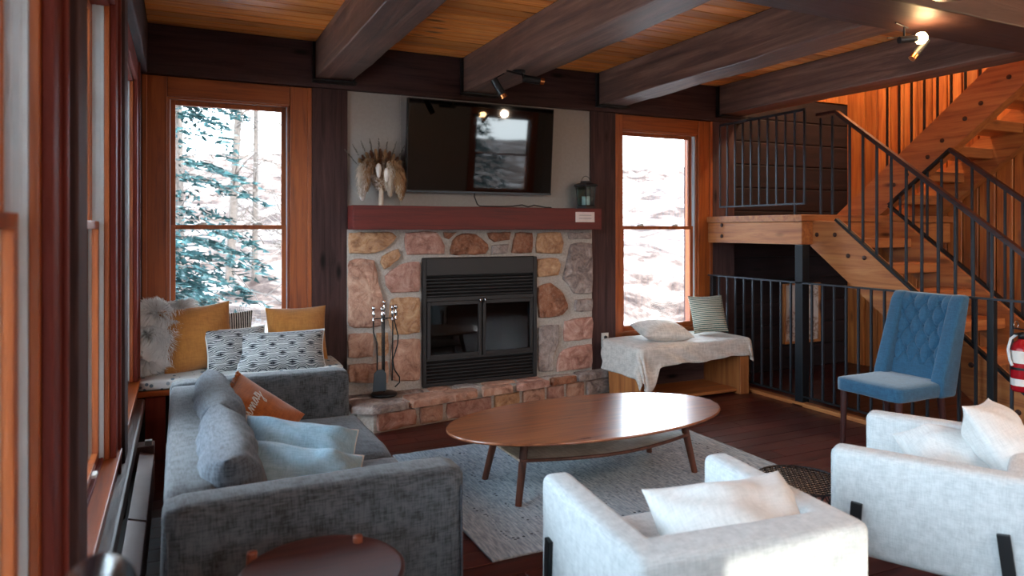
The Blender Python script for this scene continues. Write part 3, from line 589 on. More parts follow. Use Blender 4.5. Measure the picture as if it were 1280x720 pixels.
tp = onz(656, -14, 2.38); k3 = thing('track_light', 'copper spotlight tip cut by the top edge of the picture', 'spotlight', (tp[0], tp[1], 2.42)); tx, ty = tp
spot(k3, (tx, ty, 2.46), (.05, 0, -1), .07, .022, False, m_copper); MB().tube([(tx, ty, 2.45), (tx, ty, 2.75)], .005, 8).build('stem', m_black, k3)
tp = onz(1198, -14, 2.42); k4 = thing('ceiling_canopy', 'black round fixture plate on the crossing beam at the top edge', 'ceiling fixture', (tp[0], tp[1], 2.42))
MB().lathe([(0, -.03), (.10, -.028), (.11, 0), (0, 0)], (tp[0], tp[1], 2.425), 28).build('plate', m_black, k4)
# ------------------------------------------------------------------ staircase
st = thing('staircase', 'two-flight open pine staircase with a half landing and black railings', 'staircase', (4.6, 4.1, 0))
LZ = 1.52
def topl(Y): return 1.456-.79*(3.85-Y)
SPOLY = [(4.10, LZ-.045), (3.855, topl(3.855)), (2.05, topl(2.05)), (2.05, 0), (2.42, 0), (3.71, .972), (4.10, 1.27)]
MB().prism(SPOLY, 4.60, 4.69, 'X').build('stringer', m_stair['Y'], st, bevel=.004)
MB().prism(SPOLY, 5.40, 5.48, 'X').build('stringer', m_stair['Y'], st, bevel=.004)
# landing
MB().box(4.46, XR-.02, 4.06, 5.17, LZ-.055, LZ).build('landing_deck', m_stair['X'], st, bevel=.006)
MB().box(4.475, 4.60, 4.07, 5.17, LZ-.24, LZ-.057).build('landing_fascia', m_stair['Y'], st, bevel=.006)
MB().box(4.602, XR-.02, 4.10, 4.22, LZ-.24, LZ-.057).build('landing_beam', m_stair['X'], st, bevel=.006)
MB().box(4.602, XR-.02, 5.05, 5.17, LZ-.24, LZ-.057).build('landing_beam', m_stair['X'], st, bevel=.006)
def bolts(plist, x):
    for (Y, Z) in plist: share(bolt0, 'bolt', (x-4.6, Y-4.1, Z), st, (0, R(-90), 0))
bolt0 = MB().lathe([(0, 0), (.018, 0), (.018, .003), (0, .004)], (0, 0, 0), 12).build('bolt', plain('dark_bolt', '#3a1c12', .6), st, local=True); bolt0.location = (4.598-4.6, 4.03-4.1, 1.36); bolt0.rotation_euler = (0, R(-90), 0)
bolts([(3.86, 1.36), (3.74, 1.20), (3.60, 1.19), (2.95, .55), (2.82, .53), (2.66, .30), (2.54, .29)], 4.598)
bolts([(4.98, 1.44), (4.98, 1.34)], 4.473)
rise = .19; run = .2405
for i in range(7):
    zt = LZ-rise*(i+1); yt = 4.06-run*i
    MB().box(4.69, 5.40, yt-run-.03, yt-.01, zt-.075, zt).build('tread', m_stair['X'], st, bevel=.008)
def s2(Y): return 1.836+.8*(4.23-Y)
for X0, X1 in ((5.50, 5.60), (6.28, 6.37)):
    MB().prism([(4.62, LZ), (3.2, s2(3.2)), (2.0, s2(2.0)), (2.0, s2(2.0)-.37), (4.16, s2(4.16)-.37), (4.16, LZ)], X0, X1, 'X').build('stringer', m_stair['Y'], st, bevel=.004)
bolts([(4.02, 1.78), (3.90, 1.86), (3.72, 1.99), (3.60, 2.11), (3.42, 2.26), (3.30, 2.36), (3.10, 2.52), (2.98, 2.6)], 5.498)
for i in range(9):
    zt = LZ+rise*(i+1); yt = 4.42-run*(i)
    if i > 0 or True: MB().box(5.60, 6.28, yt-.27, yt, zt-.085, zt).build('tread', m_stair['X'], st, bevel=.008)
# railings (parts) with balusters (sub-parts)
bal = MB().box(-.0075, .0075, -.0075, .0075, 0, 1)
def balset(parent, pts, first=[None]):
    for (x, y, z0, z1) in pts:
        if first[0] is None: o = bal.build('baluster', m_iron, parent, local=True); first[0] = o
        else: o = share(first[0], 'baluster', (0, 0, 0), parent)
        p = parent; pw = Vector((0, 0, 0))
        while p is not None: pw += Vector(p.location); p = p.parent
        o.location = Vector((x, y, z0))-pw; o.scale = (1, 1, z1-z0)
def slope_rail(X, y0, y1, hr, base0, lvl=None):
    b = lambda Y: topl(Y)+.012
    m = MB().bar((X, y0, b(y0)), (X, y1, b(y1)), .035, .02); r = m.build('base_rail', m_black, st)
    h = MB().bar((X, y0, b(y0)+hr), (X, y1, b(y1)+hr), .04, .022)
    if lvl: h.bar((X, y0+lvl, b(y0)+hr), (X, y0-.002, b(y0)+hr), .04, .02)
    h.build('handrail', wood('dark_handrail', '#2b1512', '#3a1d18', '#45241d', 'Y', .3, False, .05, .05), st)
    MB().bar((X, y0, b(y0)+hr-.018), (X, y1, b(y1)+hr-.018), .03, .012).build('rail_strap', m_iron, st)
    return r
nr = slope_rail(4.62, 3.865, 2.05, .84, 0, .18)
balset(nr, [(4.62, y, topl(y)+.01, topl(y)+.84) for y in [3.86-.1155*k for k in range(1, 16)]]+[(4.62, 3.90, LZ, 2.29), (4.62, 4.01, LZ, 2.29)])
frl = slope_rail(5.44, 3.50, 2.05, .84, 0)
MB().bar((5.44, 4.02, topl(4.02)+.02), (5.44, 3.49, topl(3.49)+.86), .035, .022).bar((5.44, 4.02, topl(4.02)+.012), (5.44, 3.5, topl(3.5)+.012), .035, .02).build('diagonal_rail', m_black, st)
balset(frl, [(5.44, y, topl(y)+.01, min(topl(y)+.84, topl(4.02)+.02+(4.02-y)*.795)) for y in [3.92-.118*k for k in range(0, 16)]])
lr = MB().box(4.48, 4.50, 4.05, 5.02, 2.345, 2.365).build('landing_rail', m_iron, st); MB().box(4.483, 4.497, 4.05, 5.02, 1.60, 1.614).build('lower_bar', m_iron, lr)
balset(lr, [(4.49, 4.055+.0965*k, 1.60, 2.35) for k in range(11)]+[(4.49, 4.15, LZ, 1.6), (4.49, 4.93, LZ, 1.6)])
ur = MB().bar((5.55, 4.22, s2(4.22)+.008), (5.55, 2.4, s2(2.4)+.008), .03, .016).build('base_rail', m_black, st)
uh = MB().bar((5.55, 4.16, s2(4.16)+.80), (5.55, 2.4, s2(2.4)+.80), .045, .03).lathe([(0, -.03), (.03, -.02), (.035, .02), (0, .03)], (5.55, 4.17, s2(4.17)+.80), 12).build('handrail', m_black, st)
balset(ur, [(5.55, 4.12-.112*k, s2(4.12-.112*k), s2(4.12-.112*k)+.8) for k in range(15)])
po = MB().box(4.455, 4.53, 4.045, 4.12, 0, 1.28).box(4.44, 4.545, 4.03, 4.135, 0, .012).build('support_post', m_steel, st, bevel=.003)
# floor railing
fr_ = thing('floor_railing', 'low black iron floor railing between the room and the stairs', 'railing', (4.47, 3.4, 0))
MB().box(4.455, 4.495, 1.3, 5.15, .970, .982).build('top_rail', m_iron, fr_); MB().box(4.460, 4.49, 1.3, 5.15, .07, .085).build('bottom_rail', m_black, fr_)
balset(fr_, [(4.475, y, .075, .975) for y in [5.12-.1045*k for k in range(37) if abs(5.12-.1045*k-4.08) > .045]])
bx('curb', 4.44, 4.51, 1.3, 5.17, 0, .03, m_stair['Y'], fr_, .003)
for yy in (2.62, 1.5, 5.10): MB().box(4.455, 4.495, yy-.02, yy+.02, 0, .975).build('rail_post', m_black, fr_, bevel=.002)
# picture under the landing
pc = thing('framed_picture', 'framed pale botanical picture on the dark logs under the landing', 'picture', (5.66, 5.17, .55))
MB().box(5.42, 5.44, 5.14, 5.175, .26, .86).box(5.90, 5.92, 5.14, 5.175, .26, .86).box(5.44, 5.90, 5.14, 5.175, .26, .285).box(5.44, 5.90, 5.14, 5.175, .845, .86).build('frame', m_stair['Z'], pc, bevel=.002)
def botan():
    M = Mt('botanical_print', .7); v, _ = M.coords((1, 1, 1), 0); n = noise_n(M, v, 14, 6, .7, 2.5); vo = M.n('TexVoronoi'); vo.inputs['Scale'].default_value = 3.2; M.l(v, vo.inputs['Vector'])
    f = M.mix(1.0, M.ramp(n, [(.45, (0, 0, 0, 1)), (.55, (1, 1, 1, 1))]), M.ramp(vo.outputs['Distance'], [(.42, (1, 1, 1, 1)), (.5, (0, 0, 0, 1))]), 'MULTIPLY'); return M.col(M.mix(f, lin('#c9b8ae'), lin('#8f6f5c')))
bx('print', 5.44, 5.90, 5.155, 5.165, .285, .845, botan(), pc, 0)
# fire extinguisher
fe = thing('fire_extinguisher', 'red fire extinguisher with white labels hung on the floor railing', 'extinguisher', (4.385, 2.40, .46))
ex, ey, ez = 4.385, 2.40, .47
MB().lathe([(0, 0), (.05, 0), (.057, .012), (.057, .24), (.045, .275), (.02, .295), (.018, .31), (0, .31)], (ex, ey, ez), 28).build('cylinder', m_red_p, fe)
for z0, z1 in ((.165, .235), (.035, .075)): MB().lathe([(.0578, z0), (.0578, z1)], (ex, ey, ez), 28).build('label_band', m_whitep, fe)
MB().lathe([(.0582, .125), (.0582, .14)], (ex, ey, ez), 28).build('strap', m_black, fe)
MB().lathe([(0, .30), (.022, .30), (.022, .335), (0, .34)], (ex, ey, ez), 16).bar((ex-.06, ey+.01, ez+.365), (ex+.03, ey, ez+.35), .018, .008).bar((ex-.05, ey+.01, ez+.33), (ex+.01, ey, ez+.335), .018, .007).build('valve_lever', m_black, fe)
MB().tube([(ex-.02, ey+.02, ez+.325), (ex-.05, ey+.035, ez+.30), (ex-.068, ey+.04, ez+.24), (ex-.068, ey+.03, ez+.18), (ex-.062, ey+.02, ez+.15)], .008, 8).build('hose', m_vinyl, fe)
MB().tube([(ex-.025+.022*math.cos(t*math.pi/8), ey+.02, ez+.38+.022*math.sin(t*math.pi/8)) for t in range(17)], .0025, 6).build('pull_ring', m_chrome, fe)
MB().box(ex+.0, 4.462, ey-.02, ey+.02, ez+.20, ez+.22).build('bracket', m_black, fe)
# ------------------------------------------------------------------ soft things
def pillow_pt(u, v, W, H, T, side, sag=0, seed=0, wr=1.0, pinch=.07, fold=0):
    x = W/2*u*(1-pinch*(1-v*v)); y = H/2*v*(1-pinch*(1-u*u))
    e = max(0, (1-u**4)*(1-v**4)); t = T/2*(e**.62)*(.55+.45*math.cos(u*1.2)*math.cos(v*1.2))*1.15
    ang = noise.noise(Vector((x*7+seed, y*7, side*3)))*.018*wr+noise.noise(Vector((x*3+y*14+seed, y*3-x*5, side)))*.010*wr
    edge = min(1, 3*(1-max(abs(u), abs(v))))
    rad = math.sin(math.atan2(v, u)*9+seed)*.007*wr*min(1, math.hypot(u, v)**2)*edge
    z = side*(t+(ang+rad)*edge)
    if fold: z -= fold*math.exp(-(u/.35)**2)*(1 if side > 0 else .4)*edge
    z -= sag*(u*u)*.0
    return Vector((x, y, z))
def orient(n, up):
    n = Vector(n).normalized(); u = Vector(up); u = (u-n*u.dot(n)).normalized(); x = u.cross(n)
    return Matrix((x, u, n)).transposed().to_euler()
def pillow(name, W, H, T, mat, label, loc, rot, cat='pillow', group=None, seed=0, wr=1.0, fold=0, n=26, m2=None, piping=None, bend=0):
    vs = []; fs = []; idx = {}
    for sd in (1, -1):
        for i in range(n+1):
            for j in range(n+1):
                u = math.sin((i/n*2-1)*math.pi/2*.98)/math.sin(math.pi/2*.98); v = math.sin((j/n*2-1)*math.pi/2*.98)/math.sin(math.pi/2*.98)
                b = i in (0, n) or j in (0, n)
                if b and sd == -1: idx[(sd, i, j)] = idx[(1, i, j)]; continue
                p = pillow_pt(u, v, W, H, T, sd, 0, seed, wr, fold=fold)
                if bend: p.z += bend*(p.x/(W/2))**2
                idx[(sd, i, j)] = len(vs); vs.append(p)
        for i in range(n):
            for j in range(n): fs.append((idx[(sd, i, j)], idx[(sd, i+1, j)], idx[(sd, i+1, j+1)], idx[(sd, i, j+1)]))
    m = MB(); m.add(vs, fs, True); o = m.build(name, mat, None, local=True, sub=1)
    o.location = loc; o.rotation_euler = rot; tag(o, label, cat, group)
    if piping:
        ring = []
        for k in range(4*n):
            a, b = divmod(k, n); t = math.sin((b/n*2-1)*math.pi/2*.98)/math.sin(math.pi/2*.98)
            u, v = [(t, -1), (1, t), (-t, 1), (-1, -t)][a]; p = pillow_pt(u, v, W, H, T, 1, 0, seed, wr, fold=fold); p.z = 0+(bend*(p.x/(W/2))**2 if bend else 0); ring.append(p)
        ring.append(ring[0]); MB().tube(ring, piping[0], 6, False).build('edge_piping', piping[1], o, local=True)
    return o
# ------------------------------------------------------------------ sofa
sx0, sx1, sy0, sy1 = -.045, .85, 2.16, 4.06
so = thing('sofa', 'grey tweed two-seat sofa facing the coffee table', 'sofa', (.4, 3.1, 0))
def rbox(n, b, mat, parent, bev=.035, seg=4): return MB().box(*b).build(n, mat, parent, bevel=bev, seg=seg)
def softbox(name, b, mat, parent, bulge=.02, n=14, bev=.9, seed=0, crease=0):
    """upholstered box with rounded edges and slightly swollen faces"""
    x0, x1, y0, y1, z0, z1 = b; c = Vector(((x0+x1)/2, (y0+y1)/2, (z0+z1)/2)); hd = Vector(((x1-x0)/2, (y1-y0)/2, (z1-z0)/2)); rr = min(hd)*bev
    bm = bmesh.new(); bmesh.ops.create_cube(bm, size=2); bmesh.ops.subdivide_edges(bm, edges=bm.edges, cuts=n, use_grid_fill=True)
    m = MB()
    for v in bm.verts:
        p = Vector((v.co.x*hd.x, v.co.y*hd.y, v.co.z*hd.z)); q = Vector([math.copysign(max(abs(p[k])-0, 0), p[k]) for k in range(3)])
        inner = Vector([max(-hd[k]+rr, min(hd[k]-rr, q[k])) for k in range(3)]); d = q-inner
        if d.length > 1e-6: q = inner+d.normalized()*min(d.length, rr) if sum(abs(d[k]) > 1e-6 for k in range(3)) > 1 else q
        f = [1-min(1, abs(p[k]/hd[k]))**2 for k in range(3)]
        for k in range(3):
            if abs(abs(p[k])-hd[k]) < 1e-5:
                a, b_ = [j for j in range(3) if j != k]; q[k] += math.copysign(bulge*f[a]*f[b_], p[k])
        q += noise.noise_vector((c+q)*6+Vector((seed, 0, 0)))*bulge*.35
        v.co = c+q
    bm.verts.index_update(); m.add([tuple(v.co) for v in bm.verts], [tuple(v.index for v in f.verts) for f in bm.faces], True); bm.free()
    return m.build(name, mat, parent)
softbox('sofa_base', (sx0+.02, sx1-.02, sy0+.10, sy1-.10, .10, .27), m_sofa, so, .004, 10, .3)
softbox('back_frame', (sx0, sx0+.15, sy0+.12, sy1-.1, .10, .615), m_sofa, so, .004, 14, .35)
near = softbox('armrest', (sx0, sx1, sy0, sy0+.155, .09, .62), m_sofa, so, .006, 16, .42)
softbox('armrest', (sx0, sx1, sy1-.15, sy1, .09, .62), m_sofa, so, .006, 16, .42)
for zx in (sx0+.012, sx1-.012): MB().tube([(zx, sy0+.003, .12), (zx, sy0+.002, .56)], .0035, 6).build('seam', m_sofac, near)
softbox('seat_cushion', (sx0+.14, sx1+.03, sy0+.158, 3.105, .25, .385), m_sofac, so, .018, 14, .45, 2)
softbox('seat_cushion', (sx0+.14, sx1+.03, 3.108, sy1-.153, .25, .385), m_sofac, so, .018, 14, .45, 5)
for (xx, yy) in ((sx0+.07, sy0+.08), (sx1-.08, sy0+.08), (sx0+.07, sy1-.08), (sx1-.08, sy1-.08)): MB().lathe([(0, 0), (.018, 0), (.026, .10), (0, .10)], (xx, yy, 0), 14).build('leg', m_walnutZ, so)
def backcushion(y0, y1, seed):
    m = MB(); n = 22; W, H, T = y1-y0, .40, .22; vs = []; fs = []; idx = {}
    for sd in (1, -1):
        for i in range(n+1):
            for j in range(n+1):
                u = math.sin((i/n*2-1)*math.pi/2*.98); v = math.sin((j/n*2-1)*math.pi/2*.98); b = i in (0, n) or j in (0, n)
                if b and sd == -1: idx[(sd, i, j)] = idx[(1, i, j)]; continue
                e = max(0, (1-abs(u)**5)*(1-abs(v)**5)); t = T/2*e**.42*(1-.15*v)
                wr_ = (math.sin(u*17+seed+v*2)*.009*(1 if v > 0 else .4)+noise.noise(Vector((u*2.5+seed, v*2.5, sd)))*.025)*min(1, 4*(1-max(abs(u), abs(v))))
                x = (t+wr_)*sd; q = Vector((x, u*W/2*(1-.04*(1-v*v)), v*H/2*(1-.05*(1-u*u))))
                q.rotate(Euler((0, R(-12), 0))); idx[(sd, i, j)] = len(vs); vs.append(q+Vector((.17, (y0+y1)/2, .495)))
        for i in range(n):
            for j in range(n): fs.append((idx[(sd, i, j)], idx[(sd, i+1, j)], idx[(sd, i+1, j+1)], idx[(sd, i, j+1)]))
    m.add(vs, fs, True); return m.build('back_cushion', m_sofac, so, sub=1)
backcushion(2.33, 3.12, 1); backcushion(3.08, 3.90, 4)
# pillows on the sofa
p1 = pillow('throw_pillow', .40, .37, .14, m_rust, 'rust orange pillow with tasselled top and white script, on the grey sofa', (.315, 3.47, .50), orient((.35, -.66, .66), (-.62, .10, .50)), seed=2, wr=.7)
rn = random.Random(5); fr = MB()
for k in range(520):
    t = rn.random(); s_ = rn.choice((0, 1, 1)); u, v = (t*2-1, 1) if s_ else (-1, t*2-1)
    b = pillow_pt(u, v, .40, .37, .14, 1, 0, 2, .7); b.z = 0; d = Vector((rn.gauss(0, .3)-(0 if s_ else 1), rn.gauss(0, .3)+(1 if s_ else 0), rn.gauss(0, .55))).normalized()*rn.uniform(.012, .026); q = Vector((rn.gauss(0, 1), rn.gauss(0, 1), rn.gauss(0, 1))).normalized()*.003
    fr.add([b-q, b+q, b+d+q, b+d-q], [(0, 1, 2, 3)])
fr.build('tassel_trim', m_rust, p1, local=True, kind='stuff')
strokes = [[(0,.3),(.06,.5),(.12,1),(.16,.6),(.14,.1),(.2,0),(.3,.25),(.42,1),(.46,.9),(.46,.1),(.48,.1),(.6,.95),(.68,.9),(.68,.1),(.70,.1),(.82,.95),(.9,.85),(.88,.15),(.95,0),(1.05,.25),(1.3,1),(1.2,1.05),(1.08,.6),(1.1,.1),(1.2,0),(1.32,.5),(1.38,1),(1.36,.3),(1.42,0),(1.52,.3),(1.75,1),(1.64,1.05),(1.54,.6),(1.58,.1),(1.7,.1),(1.8,.7),(1.84,1),(1.8,-.2),(1.72,-1),(1.6,-1.1),(1.6,-.7),(1.95,.1),(2.1,.4)], [(.16,1.45),(.18,1.5)]]
def onp(x, y, W, H, T, seed, wr): return pillow_pt(max(-.97, min(.97, x/(W/2))), max(-.97, min(.97, y/(H/2))), W, H, T, 1, 0, seed, wr)+Vector((0, 0, .003))
lt = MB()
for s_ in strokes:
    pts = []
    for a, b in zip(s_, s_[1:]):
        for k in range(4): t = k/4; pts.append((a[0]+(b[0]-a[0])*t, a[1]+(b[1]-a[1])*t))
    pts.append(s_[-1]); lt.tube([onp(-.05+x*.080, +.035+y*.034+x*.01, .40, .37, .14, 2, .7) for x, y in pts], .0019, 6)
lt.build('lettering', m_whitep, p1, local=True)
pillow('throw_pillow', .48, .36, .22, m_lblue, 'pale blue linen pillow on the sofa, the farther of the two', (.45, 3.02, .45), orient((.12, -.62, .78), (.22, .75, .62)), group='pale blue sofa pillows', seed=7, wr=1.9, fold=.03, piping=(.004, m_thr))
pillow('throw_pillow', .47, .36, .21, m_lblue, 'pale blue linen pillow on the sofa, nearest to the near armrest', (.40, 2.68, .445), orient((.15, -.62, .78), (.22, .75, .62)), group='pale blue sofa pillows', seed=11, wr=1.9, fold=.03, piping=(.004, m_thr))
# ------------------------------------------------------------------ window seat
ws = thing('window_seat', 'wooden window seat bench with a leaf-print cushion below the left window', 'bench', (.3, 4.95, 0))
bx('seat_board', -.235, 1.0, 4.73, 5.165, .395, .43, m_trim['X'], ws, .004)
for a, b in ((-.19, -.08), (.44, .55), (.86, .98)): bx('leg_panel', a, b, 4.76, 4.80, 0, .395, m_red['Z'], ws, .003)
bx('leg_rail', -.19, .98, 4.77, 4.80, .3, .392, m_red['X'], ws, .003) if False else None
bx('seat_back_panel', -.235, 1.0, 5.13, 5.16, 0, .395, m_slate, ws, 0)
softbox('cushion', (-.225, .99, 4.725, 5.16, .43, .495), m_leaf, ws, .008, 16, .5)
def upright(name, px, W, H, T, mat, label, Y, z0, lean, yaw=0, roll=0, **k):
    x, _ = ony(px, 400, Y); return pillow(name, W, H, T, mat, label, (x, Y, z0+H/2*math.cos(R(lean))), (R(90-lean), R(roll), R(yaw)), **k)
upright('throw_pillow', 247, .43, .43, .14, m_must, 'mustard velvet pillow between the furry pillow and the patterned ones', 4.95, .49, 10, 4, -5, seed=3, wr=.35)
upright('throw_pillow', 281, .36, .36, .10, m_bstripe, 'black and white striped pillow peeking out behind the large mustard pillow', 5.07, .495, 10, 0, 0, seed=4, wr=.4)
upright('throw_pillow', 371, .41, .38, .13, m_must, 'mustard velvet pillow behind the wide patterned pillow by the dark post', 5.03, .495, 14, 0, 0, seed=5, wr=.35)
upright('throw_pillow', 296, .38, .29, .15, m_eye, 'black and white eye-patterned pillow, half hidden behind the wider one', 4.885, .48, 18, 12, 0, seed=6, wr=.4, piping=(.006, m_pw))
upright('throw_pillow', 352, .56, .28, .17, m_eye, 'wide black and white eye-patterned pillow on the window seat', 4.81, .47, 24, -3, 0, seed=8, wr=.4, piping=(.005, m_pw))
# furry pillow
fxp = ony(188, 420, 4.9)[0]
fp_ = thing('furry_pillow', 'long-haired white furry pillow in the window seat corner', 'pillow', (fxp+.035, 5.0, .725), (R(80), 0, R(14)))
W_, H_, T_ = .38, .42, .14
core = MB(); vs = []; fs = []; n = 16; idx = {}
for sd in (1, -1):
    for i in range(n+1):
        for j in range(n+1):
            b = i in (0, n) or j in (0, n)
            if b and sd == -1: idx[(sd, i, j)] = idx[(1, i, j)]; continue
            idx[(sd, i, j)] = len(vs); vs.append(pillow_pt(i/n*2-1, j/n*2-1, W_, H_, T_, sd, 0, 1, .5))
    for i in range(n):
        for j in range(n): fs.append((idx[(sd, i, j)], idx[(sd, i+1, j)], idx[(sd, i+1, j+1)], idx[(sd, i, j+1)]))
core.add(vs, fs, True); core.build('pillow_body', m_fur, fp_, local=True)
rn = random.Random(9)
def fur(nn, mat, lo, hi):
    m = MB()
    for k in range(nn):
        u, v = rn.uniform(-1, 1), rn.uniform(-1, 1); sd = 1 if rn.random() < .85 else -1; p = pillow_pt(u, v, W_, H_, T_, sd, 0, 1, .5)
        o = Vector((u*.9, v*.9+.1, sd*.9)).normalized(); sw = noise.noise_vector(Vector((u*1.6, v*1.6, 3.3)))*1.6
        d = (o*.7+Vector((sw.x, sw.y-.25, 0))).normalized(); l = rn.uniform(lo, hi); q = d.cross(Vector((0, 0, 1))+Vector((rn.gauss(0, .4), rn.gauss(0, .4), 0))).normalized()*.0022
        a = p+d*l*.5+o*l*.15; b = p+d*l+Vector((sw.y, -.35, 0))*l*.35
        m.add([p-q, p+q, a+q*.8, a-q*.8, b], [(0, 1, 2, 3), (3, 2, 4)])
    return m
fur(15000, m_fur, .04, .10).build('fur', m_fur, fp_, local=True, kind='stuff')
fur(700, m_fur2, .03, .075).build('fur', m_fur2, fp_, local=True, kind='stuff')
# ------------------------------------------------------------------ baseboard heater
he = thing('baseboard_heater', 'brown metal baseboard heater under the left windows', 'heater', (-.18, 3.1, 0))
bx('back_plate', -.248, -.236, 1.0, 4.45, .02, .30, m_blackmat, he, 0)
for (a, b) in ((1.0, 2.06), (2.07, 3.13), (3.15, 4.06)):
    MB().prism([(-.185, .262), (-.122, .243), (-.118, .232), (-.118, .07), (-.124, .07), (-.126, .232), (-.187, .252)], a, b, 'Y').build('front_panel', m_heater, he, bevel=.0015) if False else MB().add([(x, y, z) for y in (a, b) for (x, z) in ((-.185, .262), (-.122, .243), (-.118, .232), (-.118, .07), (-.124, .07), (-.126, .232), (-.187, .252))], [tuple(range(7)), tuple(range(7, 14))[::-1]]+[(i, (i+1) % 7, 7+(i+1) % 7, 7+i) for i in range(7)]).build('front_panel', m_heater, he)
MB().box(-.236, -.13, 1.0, 4.45, .10, .16).build('fins', plain('aluminium_fins', '#55524f', .4, .8), he)
MB().tube([(-.19, 1.0, .13), (-.19, 4.6, .13)], .012, 8).build('pipe', m_copper, he)
bx('end_cap', -.236, -.12, 4.07, 4.17, .03, .285, m_heater, he, .004); MB().box(-.165, -.13, 4.085, 4.115, .285, .31).build('knob', m_whitep, he, bevel=.004)
# ------------------------------------------------------------------ right bench
be = thing('bench', 'low pine box bench under the right window', 'bench', (3.85, 4.8, 0))
MB().prism([(4.56, 0), (5.02, 0), (5.06, .41), (4.60, .41)], 3.285, 3.375, 'X').build('end_panel', m_stair['Z'], be, bevel=.004)
bx('end_panel', 4.30, 4.395, 4.56, 5.05, 0, .41, m_stair['Z'], be, .004)
bx('top_board', 3.283, 4.398, 4.575, 5.07, .41, .455, m_stair['X'], be, .005); bx('bottom_shelf', 3.377, 4.298, 4.60, 5.04, .02, .045, m_stair['X'], be, .003)
bx('back_board', 3.377, 4.298, 5.02, 5.04, .045, .41, m_dark['X'], be, 0)
pk = thing('small_gourd', 'tiny orange gourd on the bottom shelf of the right bench', 'gourd', (3.47, 4.66, .046))
vs = []; fs = []
for i in range(9):
    for k in range(24): t = math.pi*i/8; r_ = .033*math.sin(t)*(1-.12*abs(math.sin(k*math.pi/24*5))); vs.append((3.47+r_*math.cos(k*math.pi/12), 4.66+r_*math.sin(k*math.pi/12), .046+.022-.022*math.cos(t)))
for i in range(8):
    for k in range(24): fs.append((i*24+k, i*24+(k+1) % 24, (i+1)*24+(k+1) % 24, (i+1)*24+k))
MB().add(vs, fs, True).build('body', plain('gourd_orange', '#c9691f', .5), pk); MB().tube([(3.47, 4.66, .088), (3.473, 4.66, .104)], .004, 6).build('stem', m_bark, pk)
# throw
def throw():
    x0, x1, y0, y1 = 3.27, 4.41, 4.56, 5.08; zt = .462; hem = [(-.9, .30), (-.10, .24), (.0, .30), (.045, .36), (.09, .31), (.15, .17), (.35, .15), (.55, .16), (.8, .135), (1.0, .14), (1.2, .15), (2, .15)]
    def hl(s):
        for (a, b), (c, d) in zip(hem, hem[1:]):
            if a <= s <= c: return b+(d-b)*(s-a)/(c-a)
        return .1
    NX, NY = 90, 44; vs = []; fs = []; r_ = .03
    for i in range(NX+1):
        for j in range(NY+1):
            X = x0-.34+(x1-x0+.62)*i/NX; Y = y0-.36+(y1-y0+.36)*j/NY
            ix = min(max(X, x0+r_), x1-r_); iy = max(Y, y0+r_); dx, dy = X-ix, Y-iy; d = math.hypot(dx, dy)
            if d > 1e-6:
                s = (X-x0)/(x1-x0); L = .28*math.pi/2*0+hl(s)*1.0; nx, ny = dx/d, dy/d; full = .34; dd = min(d, .5)
                k = dd/.36; dd = k*L
                if dd < r_*1.57: a = dd/r_; hx = r_*math.sin(a); hz = r_*(1-math.cos(a))
                else: hx = r_; hz = r_+(dd-r_*1.57)
                wv = .012*math.sin(X*26+Y*19+math.atan2(ny, nx)*6)*min(1, hz*6); P = Vector((ix+nx*(hx+wv+.012+hz*.05), iy+ny*(hx+wv+.012+hz*.05), zt-hz))
            else: P = Vector((X, Y, zt))
            P.z += noise.noise(Vector((X*6, Y*6, 1)))*.006+.006; vs.append(P)
    for i in range(NX):
        for j in range(NY): a = i*(NY+1)+j; fs.append((a, a+NY+1, a+NY+2, a+1))
    o = MB().add(vs, fs, True).build('throw_blanket', m_thr, None, origin=(3.85, 4.8, .46)); md = o.modifiers.new('t', 'SOLIDIFY'); md.thickness = .008; md.offset = 1
    tag(o, 'pale beige throw blanket draped over the pine bench', 'blanket')
throw()
pillow('bench_pillow', .44, .36, .15, m_thr, 'plain pale beige pillow lying flat on the draped bench', (3.66, 4.80, .55), (R(8), R(3), R(-12)), seed=13, wr=.4, fold=0)
x_, _ = ony(888, 395, 4.9); pillow('bench_pillow', .36, .34, .13, m_green, 'green and white striped pillow standing at the bench right end', (x_, 4.93, .475+.17), (R(72), R(0), R(-6)), seed=15, wr=.5)
# ------------------------------------------------------------------ rug, coffee table
rg = MB().box(-1.005, 1.005, -.765, .765, 0, .010).build('area_rug', m_rug, None, local=True, bevel=.003); rg.location = (2.19, 3.465, .001); tag(rg, 'pale grey flatweave rug with dotted border under the coffee table', 'rug')
ct = thing('coffee_table', 'long oval walnut coffee table with woven lower shelf on the rug', 'coffee table', (2.09, 3.36, .011))
def sup(a, b, n, e, k=72): return [(2.075+a*math.copysign(abs(math.cos(t))**(2/e), math.cos(t)), 3.36+b*math.copysign(abs(math.sin(t))**(2/e), math.sin(t))) for t in [2*math.pi*i/k for i in range(k)]]
m = MB(); lv = [(.985, .350), (1.0, .354), (1.0, .361), (.996, .366)]; sh = sup(.84, .43, 0, 2.08); k = len(sh); vs = []
for s_, z in lv: vs += [(2.075+(p[0]-2.075)*(1-(1-s_)), 3.36+(p[1]-3.36)*(1-(1-s_)*2), z) for p in sh]
m.add(vs, [tuple(range(k))[::-1], tuple(range(3*k, 4*k))]); m.add(vs, [(l*k+i, l*k+(i+1) % k, (l+1)*k+(i+1) % k, (l+1)*k+i) for l in range(3) for i in range(k)], True); m.build('tabletop', m_walnut, ct)
lg = [((1.534, 3.60), (1.60, 3.55)), ((1.536, 3.175), (1.60, 3.225)), ((2.665, 3.19), (2.60, 3.225)), ((2.65, 3.60), (2.585, 3.55))]
for a, b in lg: MB().tube([(a[0], a[1], .011), (b[0], b[1], .344)], [.017, .023], 16).build('leg', m_walnutZ, ct)
